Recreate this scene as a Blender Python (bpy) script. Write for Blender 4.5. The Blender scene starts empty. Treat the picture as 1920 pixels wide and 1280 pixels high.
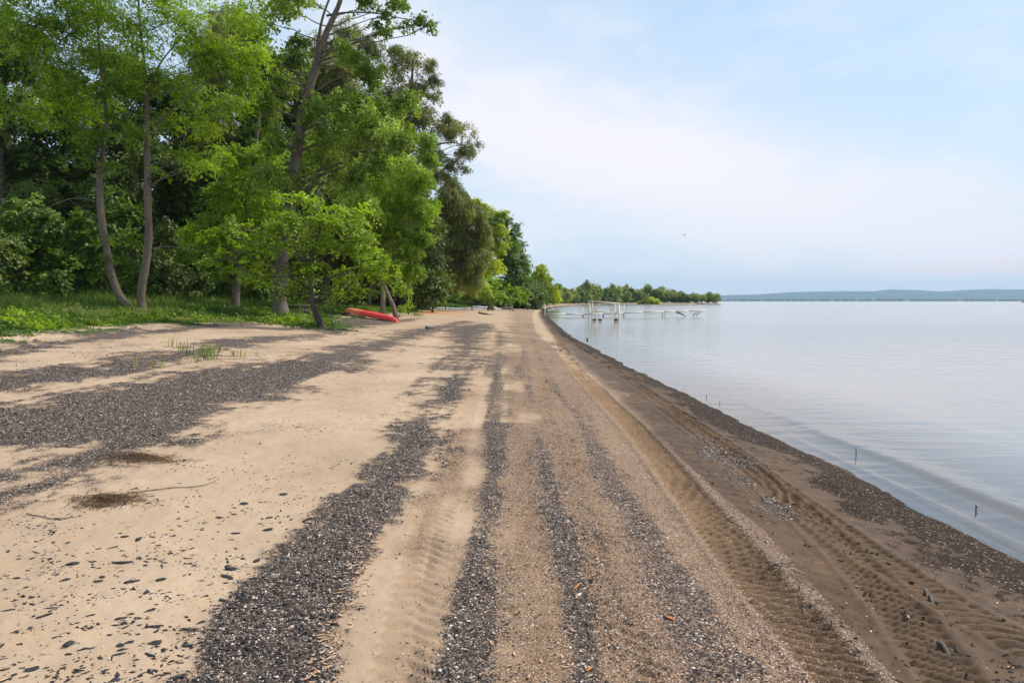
import bpy, math, random
import numpy as np
from mathutils import Vector
random.seed(7)
rng = np.random.default_rng(11)
SC = bpy.context.scene
COL = SC.collection
R = math.radians

# ------------------------------------------------------------------ camera
F = 1300.0; HZ = 564.5; CAMZ = 2.0
PITCH = math.atan((640 - HZ) / F)
cd = bpy.data.cameras.new('camera'); cam = bpy.data.objects.new('camera', cd); COL.objects.link(cam)
cam.location = (0, 0, CAMZ); cam.rotation_euler = (R(90) - PITCH, 0, 0)
cd.sensor_width = 36.0; cd.lens = 36.0 * F / 1920.0
cd.clip_start = 0.1; cd.clip_end = 40000
SC.camera = cam

# ------------------------------------------------------------------ sun, sky, exposure
SUN_EL = R(48); SUN_AZ = R(70)        # azimuth measured clockwise from +Y (view direction)
ld = bpy.data.lights.new('sun', 'SUN'); ld.energy = 3.3; ld.angle = R(7); ld.color = (1.0, 0.92, 0.80)
sun = bpy.data.objects.new('sun', ld); COL.objects.link(sun)
sdir = Vector((math.sin(SUN_AZ) * math.cos(SUN_EL), math.cos(SUN_AZ) * math.cos(SUN_EL), math.sin(SUN_EL)))
sun.rotation_euler = sdir.to_track_quat('Z', 'Y').to_euler()
SC.view_settings.view_transform = 'Standard'; SC.view_settings.look = 'None'
SC.view_settings.exposure = 0.62; SC.view_settings.gamma = 1.0

def px_dir(px, py):
    xr = (px - 960) / F; yr = -(py - 640) / F
    c, s = math.cos(PITCH), math.sin(PITCH)
    return np.array([xr, c + yr * s, -s + yr * c])
def azel(px, py):
    d = px_dir(px, py); return math.atan2(d[0], d[1]), math.atan2(d[2], math.hypot(d[0], d[1]))

class NT:
    """small helper for node trees"""
    def __init__(s, tree): s.t = tree; s.n = tree.nodes; s.l = tree.links
    def new(s, typ, **kw):
        n = s.n.new(typ)
        for k, v in kw.items():
            if k in ('operation', 'blend_type', 'data_type', 'noise_dimensions', 'feature', 'distance', 'attribute_name', 'sky_type', 'interpolation_type', 'clamp', 'use_clamp', 'distribution', 'attribute_type'): setattr(n, k, v)
        return n
    def link(s, a, b): s.l.new(a, b)
    def put(s, sock, v):
        if isinstance(v, bpy.types.NodeSocket): s.l.new(v, sock)
        else: sock.default_value = v
    def math(s, op, a, b=0.0, c=0.0, clamp=False):
        n = s.n.new('ShaderNodeMath'); n.operation = op; n.use_clamp = clamp
        s.put(n.inputs[0], a); s.put(n.inputs[1], b); s.put(n.inputs[2], c)
        return n.outputs[0]
    def vmath(s, op, a, b=(0, 0, 0)):
        n = s.n.new('ShaderNodeVectorMath'); n.operation = op
        s.put(n.inputs[0], a); s.put(n.inputs[1], b)
        return n.outputs[0]
    def mix(s, f, a, b, mode='MIX'):
        n = s.n.new('ShaderNodeMix'); n.data_type = 'RGBA'; n.blend_type = mode; n.clamp_factor = True
        s.put(n.inputs[0], f)
        for i, v in ((6, a), (7, b)):
            if isinstance(v, tuple) and len(v) == 3: v = (*v, 1)
            s.put(n.inputs[i], v)
        return n.outputs[2]
    def noise(s, vec, scale, detail=2, rough=0.5, dist=0.0):
        n = s.n.new('ShaderNodeTexNoise'); s.put(n.inputs['Vector'], vec)
        n.inputs['Scale'].default_value = scale; n.inputs['Detail'].default_value = detail
        n.inputs['Roughness'].default_value = rough; n.inputs['Distortion'].default_value = dist
        return n.outputs['Fac']
    def smooth(s, v, a, b, lo=0.0, hi=1.0):
        n = s.n.new('ShaderNodeMapRange'); n.interpolation_type = 'SMOOTHSTEP'
        s.put(n.inputs[0], v); n.inputs[1].default_value = a; n.inputs[2].default_value = b
        n.inputs[3].default_value = lo; n.inputs[4].default_value = hi
        return n.outputs[0]
    def ramp(s, fac, stops, interp='LINEAR'):
        n = s.n.new('ShaderNodeValToRGB'); s.put(n.inputs[0], fac); cr = n.color_ramp; cr.interpolation = interp
        while len(cr.elements) > 1: cr.elements.remove(cr.elements[0])
        cr.elements[0].position = stops[0][0]; cr.elements[0].color = (*stops[0][1], 1)
        for p, c in stops[1:]:
            e = cr.elements.new(p); e.color = (*c, 1)
        return n.outputs[0]

world = bpy.data.worlds.new('World'); SC.world = world; world.use_nodes = True
wt = NT(world.node_tree); wt.n.clear()
sky = wt.n.new('ShaderNodeTexSky'); sky.sky_type = 'NISHITA'; sky.sun_disc = False
sky.sun_elevation = SUN_EL; sky.sun_rotation = SUN_AZ
sky.air_density = 1.0; sky.dust_density = 1.5; sky.ozone_density = 1.5
tc = wt.n.new('ShaderNodeTexCoord'); sep = wt.n.new('ShaderNodeSeparateXYZ'); wt.link(tc.outputs['Generated'], sep.inputs[0])
dx, dy, dz = sep.outputs
az = wt.math('ARCTAN2', dx, dy); el = wt.math('ARCSINE', dz)
comb = wt.n.new('ShaderNodeCombineXYZ'); wt.link(az, comb.inputs[0]); wt.link(wt.math('MULTIPLY', el, 2.6), comb.inputs[1])
ae = comb.outputs[0]
n1 = wt.noise(ae, 2.2, 4, 0.55, 0.6); n2 = wt.noise(ae, 6.0, 4, 0.6, 0.4)
# broad veil of high cloud, sloping down to the right
a0, e0 = azel(860, 190); a1, e1 = azel(1560, 400)
th = math.atan2(e1 - e0, a1 - a0); ca, sa = math.cos(th), math.sin(th); am, em = (a0 + a1) / 2, (e0 + e1) / 2
du = wt.math('SUBTRACT', az, am); dv = wt.math('SUBTRACT', el, em)
uu = wt.math('ADD', wt.math('MULTIPLY', du, ca), wt.math('MULTIPLY', dv, sa))
vv = wt.math('SUBTRACT', wt.math('MULTIPLY', dv, ca), wt.math('MULTIPLY', du, sa))
vv = wt.math('ADD', vv, wt.math('MULTIPLY', wt.math('SUBTRACT', n1, 0.5), 0.16))
g = wt.math('ADD', wt.math('POWER', wt.math('DIVIDE', uu, 0.52), 2.0), wt.math('POWER', wt.math('ABSOLUTE', wt.math('DIVIDE', vv, 0.105)), 2.0))
veil = wt.math('EXPONENT', wt.math('MULTIPLY', g, -1.0))
wide = wt.math('MULTIPLY', wt.smooth(n1, 0.35, 0.7), 0.55)
streak = wt.math('MULTIPLY', wt.smooth(n2, 0.42, 0.7), 0.34)
low = wt.smooth(el, 0.30, 0.0)        # everything gets milky towards the horizon
cover = wt.math('ADD', wt.math('ADD', wt.math('MULTIPLY', veil, 0.75), wide), wt.math('ADD', streak, wt.math('MULTIPLY', low, 0.45)), clamp=True)
cover = wt.math('ADD', wt.math('ADD', wt.math('MULTIPLY', cover, 0.88), 0.06), wt.smooth(el, .5, .9, 0, .5), clamp=True)
skyc = wt.mix(0.72, wt.mix(1.0, sky.outputs[0], (1.0, 1.1, 1.15), 'MULTIPLY'), (3.7, 5.1, 6.6))
cloudc = wt.mix(veil, (5.5, 5.95, 6.45), (6.6, 6.35, 6.7))
lowc = wt.mix(wt.smooth(el, 0.12, 0.0), cloudc, (6.5, 6.3, 6.55))
base = wt.mix(cover, skyc, lowc)
# small pink-white cumulus low at the right
ac, ec = azel(1905, 498)
pa = wt.math('SUBTRACT', az, ac); pe = wt.math('SUBTRACT', el, ec)
pg = wt.math('EXPONENT', wt.math('MULTIPLY', wt.math('ADD', wt.math('POWER', wt.math('DIVIDE', pa, 0.16), 2.0), wt.math('POWER', wt.math('ABSOLUTE', wt.math('DIVIDE', pe, 0.011)), 2.0)), -1.0))
n3 = wt.noise(ae, 26.0, 4, 0.6)
cum = wt.math('MULTIPLY', wt.smooth(wt.math('ADD', n3, wt.math('MULTIPLY', pg, 0.4)), 0.66, 0.8), wt.math('POWER', pg, .6))
base = wt.mix(wt.math('MULTIPLY', cum, 0.8), base, (6.9, 5.9, 5.9))
bg = wt.n.new('ShaderNodeBackground'); wt.link(base, bg.inputs[0]); bg.inputs[1].default_value = 0.1
wo = wt.n.new('ShaderNodeOutputWorld'); wt.link(bg.outputs[0], wo.inputs[0])

# ------------------------------------------------------------------ generic helpers
def tag(o, label=None, cat=None, group=None, kind=None):
    if label: o['label'] = label
    if cat: o['category'] = cat
    if group: o['group'] = group
    if kind: o['kind'] = kind
    return o
def empty(name, loc=(0, 0, 0)):
    o = bpy.data.objects.new(name, None); COL.objects.link(o); o.location = loc; return o
def P(px, py, d):
    v = px_dir(px, py); k = d / v[1]; return np.array([v[0] * k, d, CAMZ + v[2] * k])

def build_mesh(name, V, Fs, mats, smooth=False, attrs=None, matidx=None):
    """V (n,3); Fs: array (m,k) or list of such arrays; attrs {name:(domain,type,data)}"""
    if not isinstance(Fs, list): Fs = [Fs]
    Fs = [np.asarray(f, dtype=np.int64) for f in Fs if len(f)]
    me = bpy.data.meshes.new(name)
    V = np.asarray(V, dtype=np.float32)
    me.vertices.add(len(V)); me.vertices.foreach_set('co', V.ravel())
    tot = np.concatenate([np.full(len(f), f.shape[1]) for f in Fs]); loops = np.concatenate([f.ravel() for f in Fs])
    start = np.concatenate([[0], np.cumsum(tot)[:-1]])
    me.loops.add(len(loops)); me.loops.foreach_set('vertex_index', loops.astype(np.int32))
    me.polygons.add(len(tot)); me.polygons.foreach_set('loop_start', start.astype(np.int32))
    try: me.polygons.foreach_set('loop_total', tot.astype(np.int32))
    except Exception: pass
    if matidx is not None: me.polygons.foreach_set('material_index', np.asarray(matidx, dtype=np.int32))
    me.update(calc_edges=True); me.validate()
    for m in (mats if isinstance(mats, (list, tuple)) else [mats]): me.materials.append(m)
    if smooth: me.polygons.foreach_set('use_smooth', np.ones(len(tot), dtype=bool))
    if attrs:
        for k, (dom, typ, data) in attrs.items():
            a = me.attributes.new(k, typ, dom)
            a.data.foreach_set('color' if 'COLOR' in typ else 'value', np.asarray(data, dtype=np.float32).ravel())
    return me
def add_obj(name, me, parent=None, loc=None):
    o = bpy.data.objects.new(name, me); COL.objects.link(o)
    if parent is not None: o.parent = parent
    if loc is not None: o.location = loc
    return o

class MB:
    """collects shapes for one mesh (world or local coordinates)"""
    def __init__(s): s.v = []; s.q = []; s.t = []; s.n = 0
    def add(s, v, q=None, t=None):
        s.v.append(np.asarray(v, float))
        if q is not None and len(q): s.q.append(np.asarray(q) + s.n)
        if t is not None and len(t): s.t.append(np.asarray(t) + s.n)
        s.n += len(v)
    def tube(s, pts, rad, sides=8, cap=True, lump=0.0):
        pts = np.asarray(pts, float); n = len(pts); rad = np.broadcast_to(np.asarray(rad, float), (n,))
        tg = np.gradient(pts, axis=0); tg /= np.linalg.norm(tg, axis=1)[:, None] + 1e-9
        ref = np.array([0, 0, 1.0]) if abs(tg[:, 2]).mean() < 0.8 else np.array([1.0, 0, 0])
        a = np.cross(tg, ref); a /= np.linalg.norm(a, axis=1)[:, None] + 1e-9
        b = np.cross(tg, a)
        an = np.linspace(0, 2 * np.pi, sides, endpoint=False)
        rr = rad[:, None] * (1 + lump * rng.normal(size=(n, sides)))
        v = pts[:, None, :] + rr[..., None] * (np.cos(an)[None, :, None] * a[:, None, :] + np.sin(an)[None, :, None] * b[:, None, :])
        v = v.reshape(-1, 3)
        i = np.arange(n - 1)[:, None] * sides; j = np.arange(sides)[None, :]; k = (j + 1) % sides
        q = np.stack([i + j, i + k, i + sides + k, i + sides + j], -1).reshape(-1, 4)
        t = None
        if cap:
            v = np.vstack([v, pts[0], pts[-1]]); c0 = n * sides; c1 = c0 + 1
            jj = np.arange(sides); kk = (jj + 1) % sides; e = (n - 1) * sides
            t = np.vstack([np.stack([np.full(sides, c0), kk, jj], -1), np.stack([np.full(sides, c1), e + jj, e + kk], -1)])
        s.add(v, q, t)
    def bar(s, p0, p1, w, h, up=(0, 0, 1)):
        p0 = np.asarray(p0, float); p1 = np.asarray(p1, float); d = p1 - p0; L = np.linalg.norm(d); d /= L
        up = np.asarray(up, float)
        if abs(d @ up) > 0.95: up = np.array([0, 1.0, 0])
        a = np.cross(d, up); a /= np.linalg.norm(a); b = np.cross(a, d)
        v = [p + sx * a * w / 2 + sz * b * h / 2 for p in (p0, p1) for sx, sz in ((-1, -1), (1, -1), (1, 1), (-1, 1))]
        s.add(v, [[0, 1, 2, 3], [4, 7, 6, 5], [0, 4, 5, 1], [1, 5, 6, 2], [2, 6, 7, 3], [3, 7, 4, 0]])
    def box(s, c, sz, rz=0.0):
        c = np.asarray(c, float); x, y, z = np.asarray(sz) / 2
        v = np.array([[i * x, j * y, k * z] for k in (-1, 1) for i, j in ((-1, -1), (1, -1), (1, 1), (-1, 1))])
        cs, sn = math.cos(rz), math.sin(rz); v = v @ np.array([[cs, sn, 0], [-sn, cs, 0], [0, 0, 1]])
        s.add(v + c, [[3, 2, 1, 0], [4, 5, 6, 7], [0, 1, 5, 4], [1, 2, 6, 5], [2, 3, 7, 6], [3, 0, 4, 7]])
    def build(s, name, mat, parent=None, smooth=False, origin=None):
        V = np.vstack(s.v)
        if origin is not None: V = V - np.asarray(origin)
        fs = []
        if s.q: fs.append(np.vstack(s.q))
        if s.t: fs.append(np.vstack(s.t))
        return add_obj(name, build_mesh(name, V, fs, mat, smooth), parent)

# numpy value noise ---------------------------------------------------
_T = rng.random((256, 256)).astype(np.float32)
def vn2(x, y):
    xi = np.floor(x).astype(np.int64); yi = np.floor(y).astype(np.int64); fx = x - xi; fy = y - yi
    fx = fx * fx * (3 - 2 * fx); fy = fy * fy * (3 - 2 * fy)
    a = _T[xi & 255, yi & 255]; b = _T[(xi + 1) & 255, yi & 255]; c = _T[xi & 255, (yi + 1) & 255]; d = _T[(xi + 1) & 255, (yi + 1) & 255]
    return (a * (1 - fx) + b * fx) * (1 - fy) + (c * (1 - fx) + d * fx) * fy
def fbm(x, y, o=4, g=0.5):
    s = 0; a = 1; t = 0
    for i in range(o):
        s = s + a * vn2(x * 2 ** i + 17.3 * i, y * 2 ** i + 9.1 * i); t += a; a *= g
    return s / t
_T3 = rng.random((32, 32, 32))
def vn3(p):
    pi = np.floor(p).astype(int); f = p - pi; f = f * f * (3 - 2 * f); r = 0
    for i in (0, 1):
        for j in (0, 1):
            for k in (0, 1):
                w = (f[:, 0] if i else 1 - f[:, 0]) * (f[:, 1] if j else 1 - f[:, 1]) * (f[:, 2] if k else 1 - f[:, 2])
                r = r + w * _T3[(pi[:, 0] + i) & 31, (pi[:, 1] + j) & 31, (pi[:, 2] + k) & 31]
    return r

# ------------------------------------------------------------------ the lie of the land
def wpx(px, py):    # pixel on the water plane
    v = px_dir(px, py); k = -CAMZ / v[2]; return (v[0] * k, v[1] * k)
shore = [(3.2, -12), (3.6, 0)] + [wpx(*p) for p in [(1920, 1050), (1693, 940), (1600, 893), (1493, 840), (1390, 787), (1280, 736), (1207, 703), (1140, 667), (1070, 630),
         (1047, 611), (1030, 596), (1023, 587), (1025, 581.5), (1037, 576.5), (1060, 573.8), (1085, 572.3)]] + \
        [(46, 400), (62, 440), (81, 452), (105, 450), (130, 455), (146, 466), (140, 482), (90, 520), (30, 640), (-200, 1000), (-6000, 1000), (-6000, -3000), (0, -3000)]
shore = np.array(shore)
def poly_sdf(X, Y, poly, far=1e9):
    """signed distance, positive inside"""
    x = X.ravel(); y = Y.ravel(); d2 = np.full(x.shape, far); ins = np.zeros(x.shape, bool)
    n = len(poly)
    for i in range(n):
        ax, ay = poly[i]; bx, by = poly[(i + 1) % n]
        ex, ey = bx - ax, by - ay; L = ex * ex + ey * ey + 1e-12
        t = np.clip(((x - ax) * ex + (y - ay) * ey) / L, 0, 1)
        q = (x - ax - t * ex) ** 2 + (y - ay - t * ey) ** 2; np.minimum(d2, q, out=d2)
        c = (ay > y) != (by > y)
        ins ^= c & (x < (bx - ax) * (y - ay) / (by - ay + 1e-12) + ax)
    d = np.sqrt(d2); return np.where(ins, d, -d).reshape(X.shape)
_ps = [-400, -60, -12, -4, -1, 0, 0.5, 1.2, 3, 5, 8, 12, 18, 25, 40, 60, 100, 400, 4000]
_pz = [-6, -3, -1.2, -0.42, -0.09, 0, 0.075, 0.17, 0.31, 0.41, 0.52, 0.74, 1.0, 1.2, 1.42, 1.52, 1.6, 1.7, 2.5]
def base_h(X, Y, s=None):
    X = np.asarray(X, float); Y = np.asarray(Y, float)
    if s is None: s = poly_sdf(X, Y, shore)
    return np.interp(s, _ps, _pz)
def hit(px, py, zoff=0.0):
    v = px_dir(px, py); z = 0.5
    for _ in range(40):
        k = (z + zoff - CAMZ) / v[2]; x, y = v[0] * k, v[1] * k
        if y > 900: y = 900.0
        z = 0.5 * z + 0.5 * float(base_h(np.array([x]), np.array([y]))[0])
    return (x, y, z)
def hits(pts): return np.array([hit(*p)[:2] for p in pts])
def gz(x, y): return float(base_h(np.array([x]), np.array([y]))[0])

# pieces of the beach (world polygons) ---------------------------------
bandA = hits([(-900, 930), (-260, 800), (0, 760), (120, 735), (250, 708), (400, 690), (560, 668), (640, 650), (720, 632), (800, 613), (870, 601), (880, 604), (850, 613), (760, 642), (640, 692), (540, 735), (530, 748), (430, 765), (350, 802), (340, 822), (210, 868), (165, 905), (60, 950), (0, 970), (-260, 1040), (-900, 1240)])
bandB = hits([(330, 1300), (450, 1150), (560, 1020), (640, 930), (700, 860), (760, 800), (820, 740), (830, 690), (855, 650), (835, 625), (850, 612), (915, 606), (922, 614), (905, 640), (890, 670), (880, 705), (850, 760), (812, 820), (785, 880), (715, 965), (660, 1130), (630, 1300)])
bandC = hits([(800, 1300), (865, 1080), (880, 960), (900, 830), (915, 750), (918, 680), (932, 620), (945, 620), (946, 680), (935, 750), (945, 800), (962, 880), (935, 1000), (930, 1130), (930, 1300)])
bandD = hits([(1075, 1300), (1060, 1100), (1030, 1000), (1015, 900), (1000, 820), (978, 720), (975, 640), (985, 640), (992, 720), (1014, 820), (1048, 900), (1075, 1000), (1105, 1100), (1130, 1300)])
bandE = hits([(1300, 1300), (1240, 1130), (1165, 980), (1115, 890), (1065, 790), (1020, 700), (998, 650), (985, 605), (995, 605), (1012, 650), (1045, 700), (1100, 790), (1165, 890), (1235, 980), (1330, 1130), (1420, 1300)])
bandG1 = hits([(-200, 672), (0, 655), (120, 634), (300, 615), (420, 606), (500, 606), (500, 609), (420, 612), (300, 626), (120, 648), (0, 672), (-200, 700)])
bandG2 = hits([(-200, 730), (0, 704), (120, 690), (230, 680), (330, 655), (420, 636), (560, 627), (625, 624), (600, 630), (480, 645), (400, 662), (280, 690), (160, 712), (0, 738), (-200, 770)])
bandK = hits([(610, 607), (640, 596), (735, 599), (790, 596), (760, 604), (690, 612), (625, 624), (610, 618)])
sandP = hits([(-100, 850), (0, 842), (90, 838), (160, 836), (130, 852), (60, 872), (0, 885), (-100, 900)])
sandP2 = hits([(-60, 905), (20, 890), (110, 880), (150, 885), (60, 910), (-20, 925)])
patchJ1 = hits([(1285, 812), (1330, 818), (1400, 850), (1430, 890), (1480, 935), (1560, 1000), (1530, 1010), (1440, 960), (1370, 900), (1300, 860)])
patchJ2 = hits([(1040, 640), (1075, 655), (1130, 690), (1160, 700), (1110, 700), (1060, 670)])
pebF = hits([(1060, 1300), (1090, 1000), (1040, 850), (1010, 720), (1000, 640), (1020, 640), (1080, 720), (1170, 830), (1290, 960), (1440, 1130), (1600, 1300)])
orangeS = hits([(772, 586), (790, 582), (845, 582.5), (860, 585), (850, 588), (800, 589)])
grassE = np.vstack([hits([(-700, 730), (-200, 655), (0, 631), (60, 623), (140, 614), (230, 610), (330, 607), (480, 604), (560, 613), (615, 619), (628, 612), (612, 602), (640, 586), (700, 589), (750, 587), (775, 586), (800, 579), (870, 579), (930, 576), (990, 573.2)]),
                    np.array([(-6, 230), (-2, 300), (8, 372), (32, 428), (54, 462), (80, 470), (110, 466), (130, 470), (60, 515), (0, 640), (-300, 900), (-5000, 900), (-5000, 0), (-100, -20)])])
# wheel tracks: world polylines, half width, kind
tracks = [
    (hits([(735, 1330), (760, 1240), (790, 1080), (832, 900), (862, 800), (900, 700), (925, 640), (950, 605), (975, 588)]), 0.14, 0.012, 'chevron'),
    (hits([(1640, 1330), (1545, 1230), (1400, 1060), (1290, 925), (1200, 815), (1120, 735), (1070, 680), (1035, 625), (1012, 595)]), 0.17, 0.042, 'rib'),
    (hits([(2050, 1290), (1900, 1200), (1700, 1085), (1500, 945), (1330, 815), (1220, 740), (1100, 660), (1045, 620)]), 0.16, 0.034, 'rib'),
    (hits([(1800, 1290), (1690, 1150), (1600, 1050), (1500, 960), (1380, 860), (1250, 770)]), 0.15, 0.026, 'rib'),
    (hits([(1010, 1300), (1000, 1080), (985, 900), (975, 800), (968, 700), (965, 640)]), 0.13, 0.010, 'plain'),
    (hits([(1190, 1300), (1130, 1080), (1085, 920), (1050, 800), (1015, 700), (1000, 640)]), 0.14, 0.012, 'chevron'),
]
def polyline_uv(X, Y, pl):
    best = np.full(X.shape, 1e9); U = np.zeros(X.shape); W = np.zeros(X.shape); acc = 0
    for i in range(len(pl) - 1):
        ax, ay = pl[i]; bx, by = pl[i + 1]; ex, ey = bx - ax, by - ay; L = math.hypot(ex, ey)
        t = ((X - ax) * ex + (Y - ay) * ey) / (L * L); tc_ = np.clip(t, 0, 1)
        dd = np.hypot(X - ax - tc_ * ex, Y - ay - tc_ * ey); sg = np.sign((X - ax) * ey - (Y - ay) * ex)
        m = dd < best; best = np.where(m, dd, best); U = np.where(m, acc + tc_ * L, U); W = np.where(m, dd * sg, W); acc += L
    return U, W
def smoothpoly(pl):
    out = []; n = len(pl)
    for i in range(n - 1):
        p0 = pl[max(i - 1, 0)]; p1 = pl[i]; p2 = pl[i + 1]; p3 = pl[min(i + 2, n - 1)]
        for t in np.linspace(0, 1, 6, endpoint=False):
            out.append(0.5 * ((2 * p1) + (-p0 + p2) * t + (2 * p0 - 5 * p1 + 4 * p2 - p3) * t * t + (-p0 + 3 * p1 - 3 * p2 + p3) * t ** 3))
    out.append(pl[-1]); return np.array(out)
tracks = [(smoothpoly(a), b, c, k) for a, b, c, k in tracks]
ss = lambda v, a, b: (lambda t: t * t * (3 - 2 * t))(np.clip((v - a) / (b - a), 0, 1))
def masks(X, Y, s=None, heights=True):
    """debris, wet, grass, pebble, orange, wrack masks and the fine relief"""
    if s is None: s = poly_sdf(X, Y, shore)
    m = {}; sh = X.shape; D = np.zeros(sh)
    fine = fbm(X * 2.2, Y * 2.2, 4) - 0.5; mid = fbm(X * 0.6 + 40, Y * 0.6, 3) - 0.5; ff = fbm(X * 9, Y * 9, 3) - 0.5
    near = (Y < 260)
    strk = fbm(X * 6 + 3, Y * .3, 3) - .5
    def band(poly, soft, strength, wob=1.0, st=.9):
        nonlocal D
        lo = poly.min(0) - 1.5; hi = poly.max(0) + 1.5
        sel = (X > lo[0]) & (X < hi[0]) & (Y > lo[1]) & (Y < hi[1])
        if not sel.any(): return np.zeros(sh)
        v = np.zeros(sh)
        sd = poly_sdf(X[sel], Y[sel], poly)
        dd = np.clip(Y[sel] / 6, 0.6, 3)
        v[sel] = ss(0.5 + (sd / (soft * 3.4 * dd) + wob * (fine[sel] * 1.1 + mid[sel] * .9 + ff[sel] * .9 + strk[sel] * st * np.interp(Y[sel], [8, 25], [1, .3]))), -.05, 1.05)
        return v * strength
    for pl, so, st in ((bandA, .16, .93), (bandB, .13, .93), (bandC, .10, .80), (bandD, .08, .76), (bandE, .11, .62), (bandG1, .13, 1), (bandG2, .16, .95), (bandK, .12, .9), (patchJ1, .12, .75), (patchJ2, .2, .7)):
        D = np.maximum(D, band(pl, so, st, .5, 2.6) if pl is bandC or pl is bandD or pl is bandE else band(pl, so, st))
    hole = np.maximum(band(sandP, .12, .85), band(sandP2, .12, .7)); D = D * (1 - hole)
    # thin scattered litter everywhere dry
    g = band(grassE, .3, 1, 1.4)
    lw = X + mid * 1.6 + fine * .9 + strk * .9; cen = ss(lw, -1.0, .1) * (s > 1.5) * np.interp(Y, [6, 30, 70], [1, .65, .4])                       # whole driving lane is sprinkled
    pebble = np.maximum(np.maximum(band(pebF, .35, 1.0), 0.9 * D), ss(lw, -.8, .2) * (s > 2.0) * (.68 + .3 * ss(mid, -.2, .2)) * np.interp(Y, [6, 30, 70], [1, .8, .5]))
    uplitter = ss(s, 11, 15) * ss(-(X + 4), 0, 3) * (Y < 60) * 0.55
    D = np.maximum(D, uplitter * ss(mid + fine * 0.6, -0.05, 0.2))
    D = np.maximum(D, 0.30 * ss(mid + fine * .5, 0.06, 0.25) * ss(-X, .5, 3) * ss(s, 5, 6.5))
    pass
    along = fbm(X * 4.0 + 9, Y * 0.16, 3) - .5
    D = np.maximum(D, cen * (0.16 + 0.26 * ss(along + fine * .12, -.1, .3)) * ss(s, 2.0, 3.0))
    wob = mid * 0.5 + fine * 0.35
    wrack = ss(s, -0.05, 0.03) * (1 - ss(s + wob * 1.6, 0.15 + 0.004 * np.clip(Y, 0, 40), np.interp(Y, [6, 20, 60], [.72, .55, 1.0]))) * np.interp(Y, [8, 30], [1, .78])
    wl = np.interp(Y, [3, 8, 20, 40], [2.55, 2.2, 1.6, 1.2]); wet = 1 - ss(s + wob * 0.6, wl - .35, wl + .25)
    m['D'] = D * (1 - .8 * wrack); m['wet'] = wet; m['grass'] = g; m['peb'] = pebble; m['wrack'] = np.maximum(wrack, .62 * ss(s, -.05, .03) * (1 - ss(s + wob * 1.2, .6, 1.5)) * ss(fine + ff * .8, -.12, .22)); m['orange'] = band(orangeS, .5, 1); m['D'] = m['D'] * np.interp(Y, [8, 45], [1, .78])
    tr = np.zeros(sh); h = np.zeros(sh)
    if True:
        for pl, hw, amp, kind in tracks:
            sel = near & (Y < 60)
            if not sel.any(): continue
            x = X[sel]; y = Y[sel]; U, W = polyline_uv(x, y, pl)
            w = W / hw; a = np.abs(w); edge = 1 - ss(a, 0.8, 1.15)
            side = np.exp(-((a - 1.25) / 0.22) ** 2)
            wb = 2.2 * ss(fbm(U * 1.3 + hw * 90, w * .6, 3), .25, .8) + .15 if kind != 'rib' else .7 + .7 * ss(fbm(U * 1.3 + hw * 90, w * .6, 3), .3, .7)
            ph = U / 0.092 * 2 * np.pi + (fbm(x * 5, y * 5, 2) - .5) * 1.5
            if kind == 'rib': tread = np.sin(ph + w * 2.6)
            elif kind == 'chevron': tread = np.where(w > 0, np.sin(ph * .8 + a * 4), np.sin(ph * .8 + a * 4 + 1.9)) * ss(a, 0.02, 0.3)
            else: tread = 0.3 * np.sin(ph * .6)
            tread = np.clip(tread * 1.5, -1, 1)
            hh = edge * (amp * tread * wb * .8 - (amp * 0.5 if kind == 'rib' else .002)) + (side * amp * .4 if kind == 'rib' else 0)
            h[sel] += hh; tr[sel] = np.maximum(tr[sel], edge * (0.6 if kind == 'rib' else .22))
    if heights:
        h += (mid * 0.05 + fine * 0.020) * ss(s, 0.0, 2.5) + ff * 0.020 * ss(s, .1, 1) + (mid * .03 + fine * .02) * ss(s, -.6, 0) * (1 - ss(s, .5, 1.5))
        h += D * 0.012 * np.clip(0.5 + ff * 2, 0, 1)
        lump = fbm(X * 22, Y * 22, 2) - .5
        h += lump * 0.010 * np.where(s > 2.2, 1, .4) * np.clip(cen + .25, 0, 1)
        h += g * (fbm(X * .8, Y * .8, 3) * 0.18)
    m['tr'] = tr; m['h'] = h
    return m

# ------------------------------------------------------------------ materials
def new_mat(name):
    m = bpy.data.materials.new(name); m.use_nodes = True; nt = NT(m.node_tree); nt.n.clear()
    out = nt.n.new('ShaderNodeOutputMaterial'); b = nt.n.new('ShaderNodeBsdfPrincipled'); nt.link(b.outputs[0], out.inputs[0])
    return m, nt, b, out
def simple(name, col, rough=0.7, var=0.15, scale=8.0, bump=0.0, metallic=0.0, col2=None, spec=0.5):
    m, nt, b, out = new_mat(name)
    geo = nt.n.new('ShaderNodeNewGeometry'); pos = geo.outputs['Position']
    n = nt.noise(pos, scale, 5, 0.6)
    c2 = col2 if col2 else tuple(max(0, c * (1 - var * 2)) for c in col)
    c1 = tuple(min(1, c * (1 + var)) for c in col)
    nt.link(nt.ramp(n, [(0.3, c2), (0.7, c1)]), b.inputs['Base Color'])
    b.inputs['Roughness'].default_value = rough; b.inputs['Metallic'].default_value = metallic; b.inputs['Specular IOR Level'].default_value = spec
    if bump:
        bp = nt.n.new('ShaderNodeBump'); bp.inputs['Strength'].default_value = 0.7; bp.inputs['Distance'].default_value = bump
        nt.link(nt.noise(pos, scale * 3, 4, .6), bp.inputs['Height']); nt.link(bp.outputs[0], b.inputs['Normal'])
    return m
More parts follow.
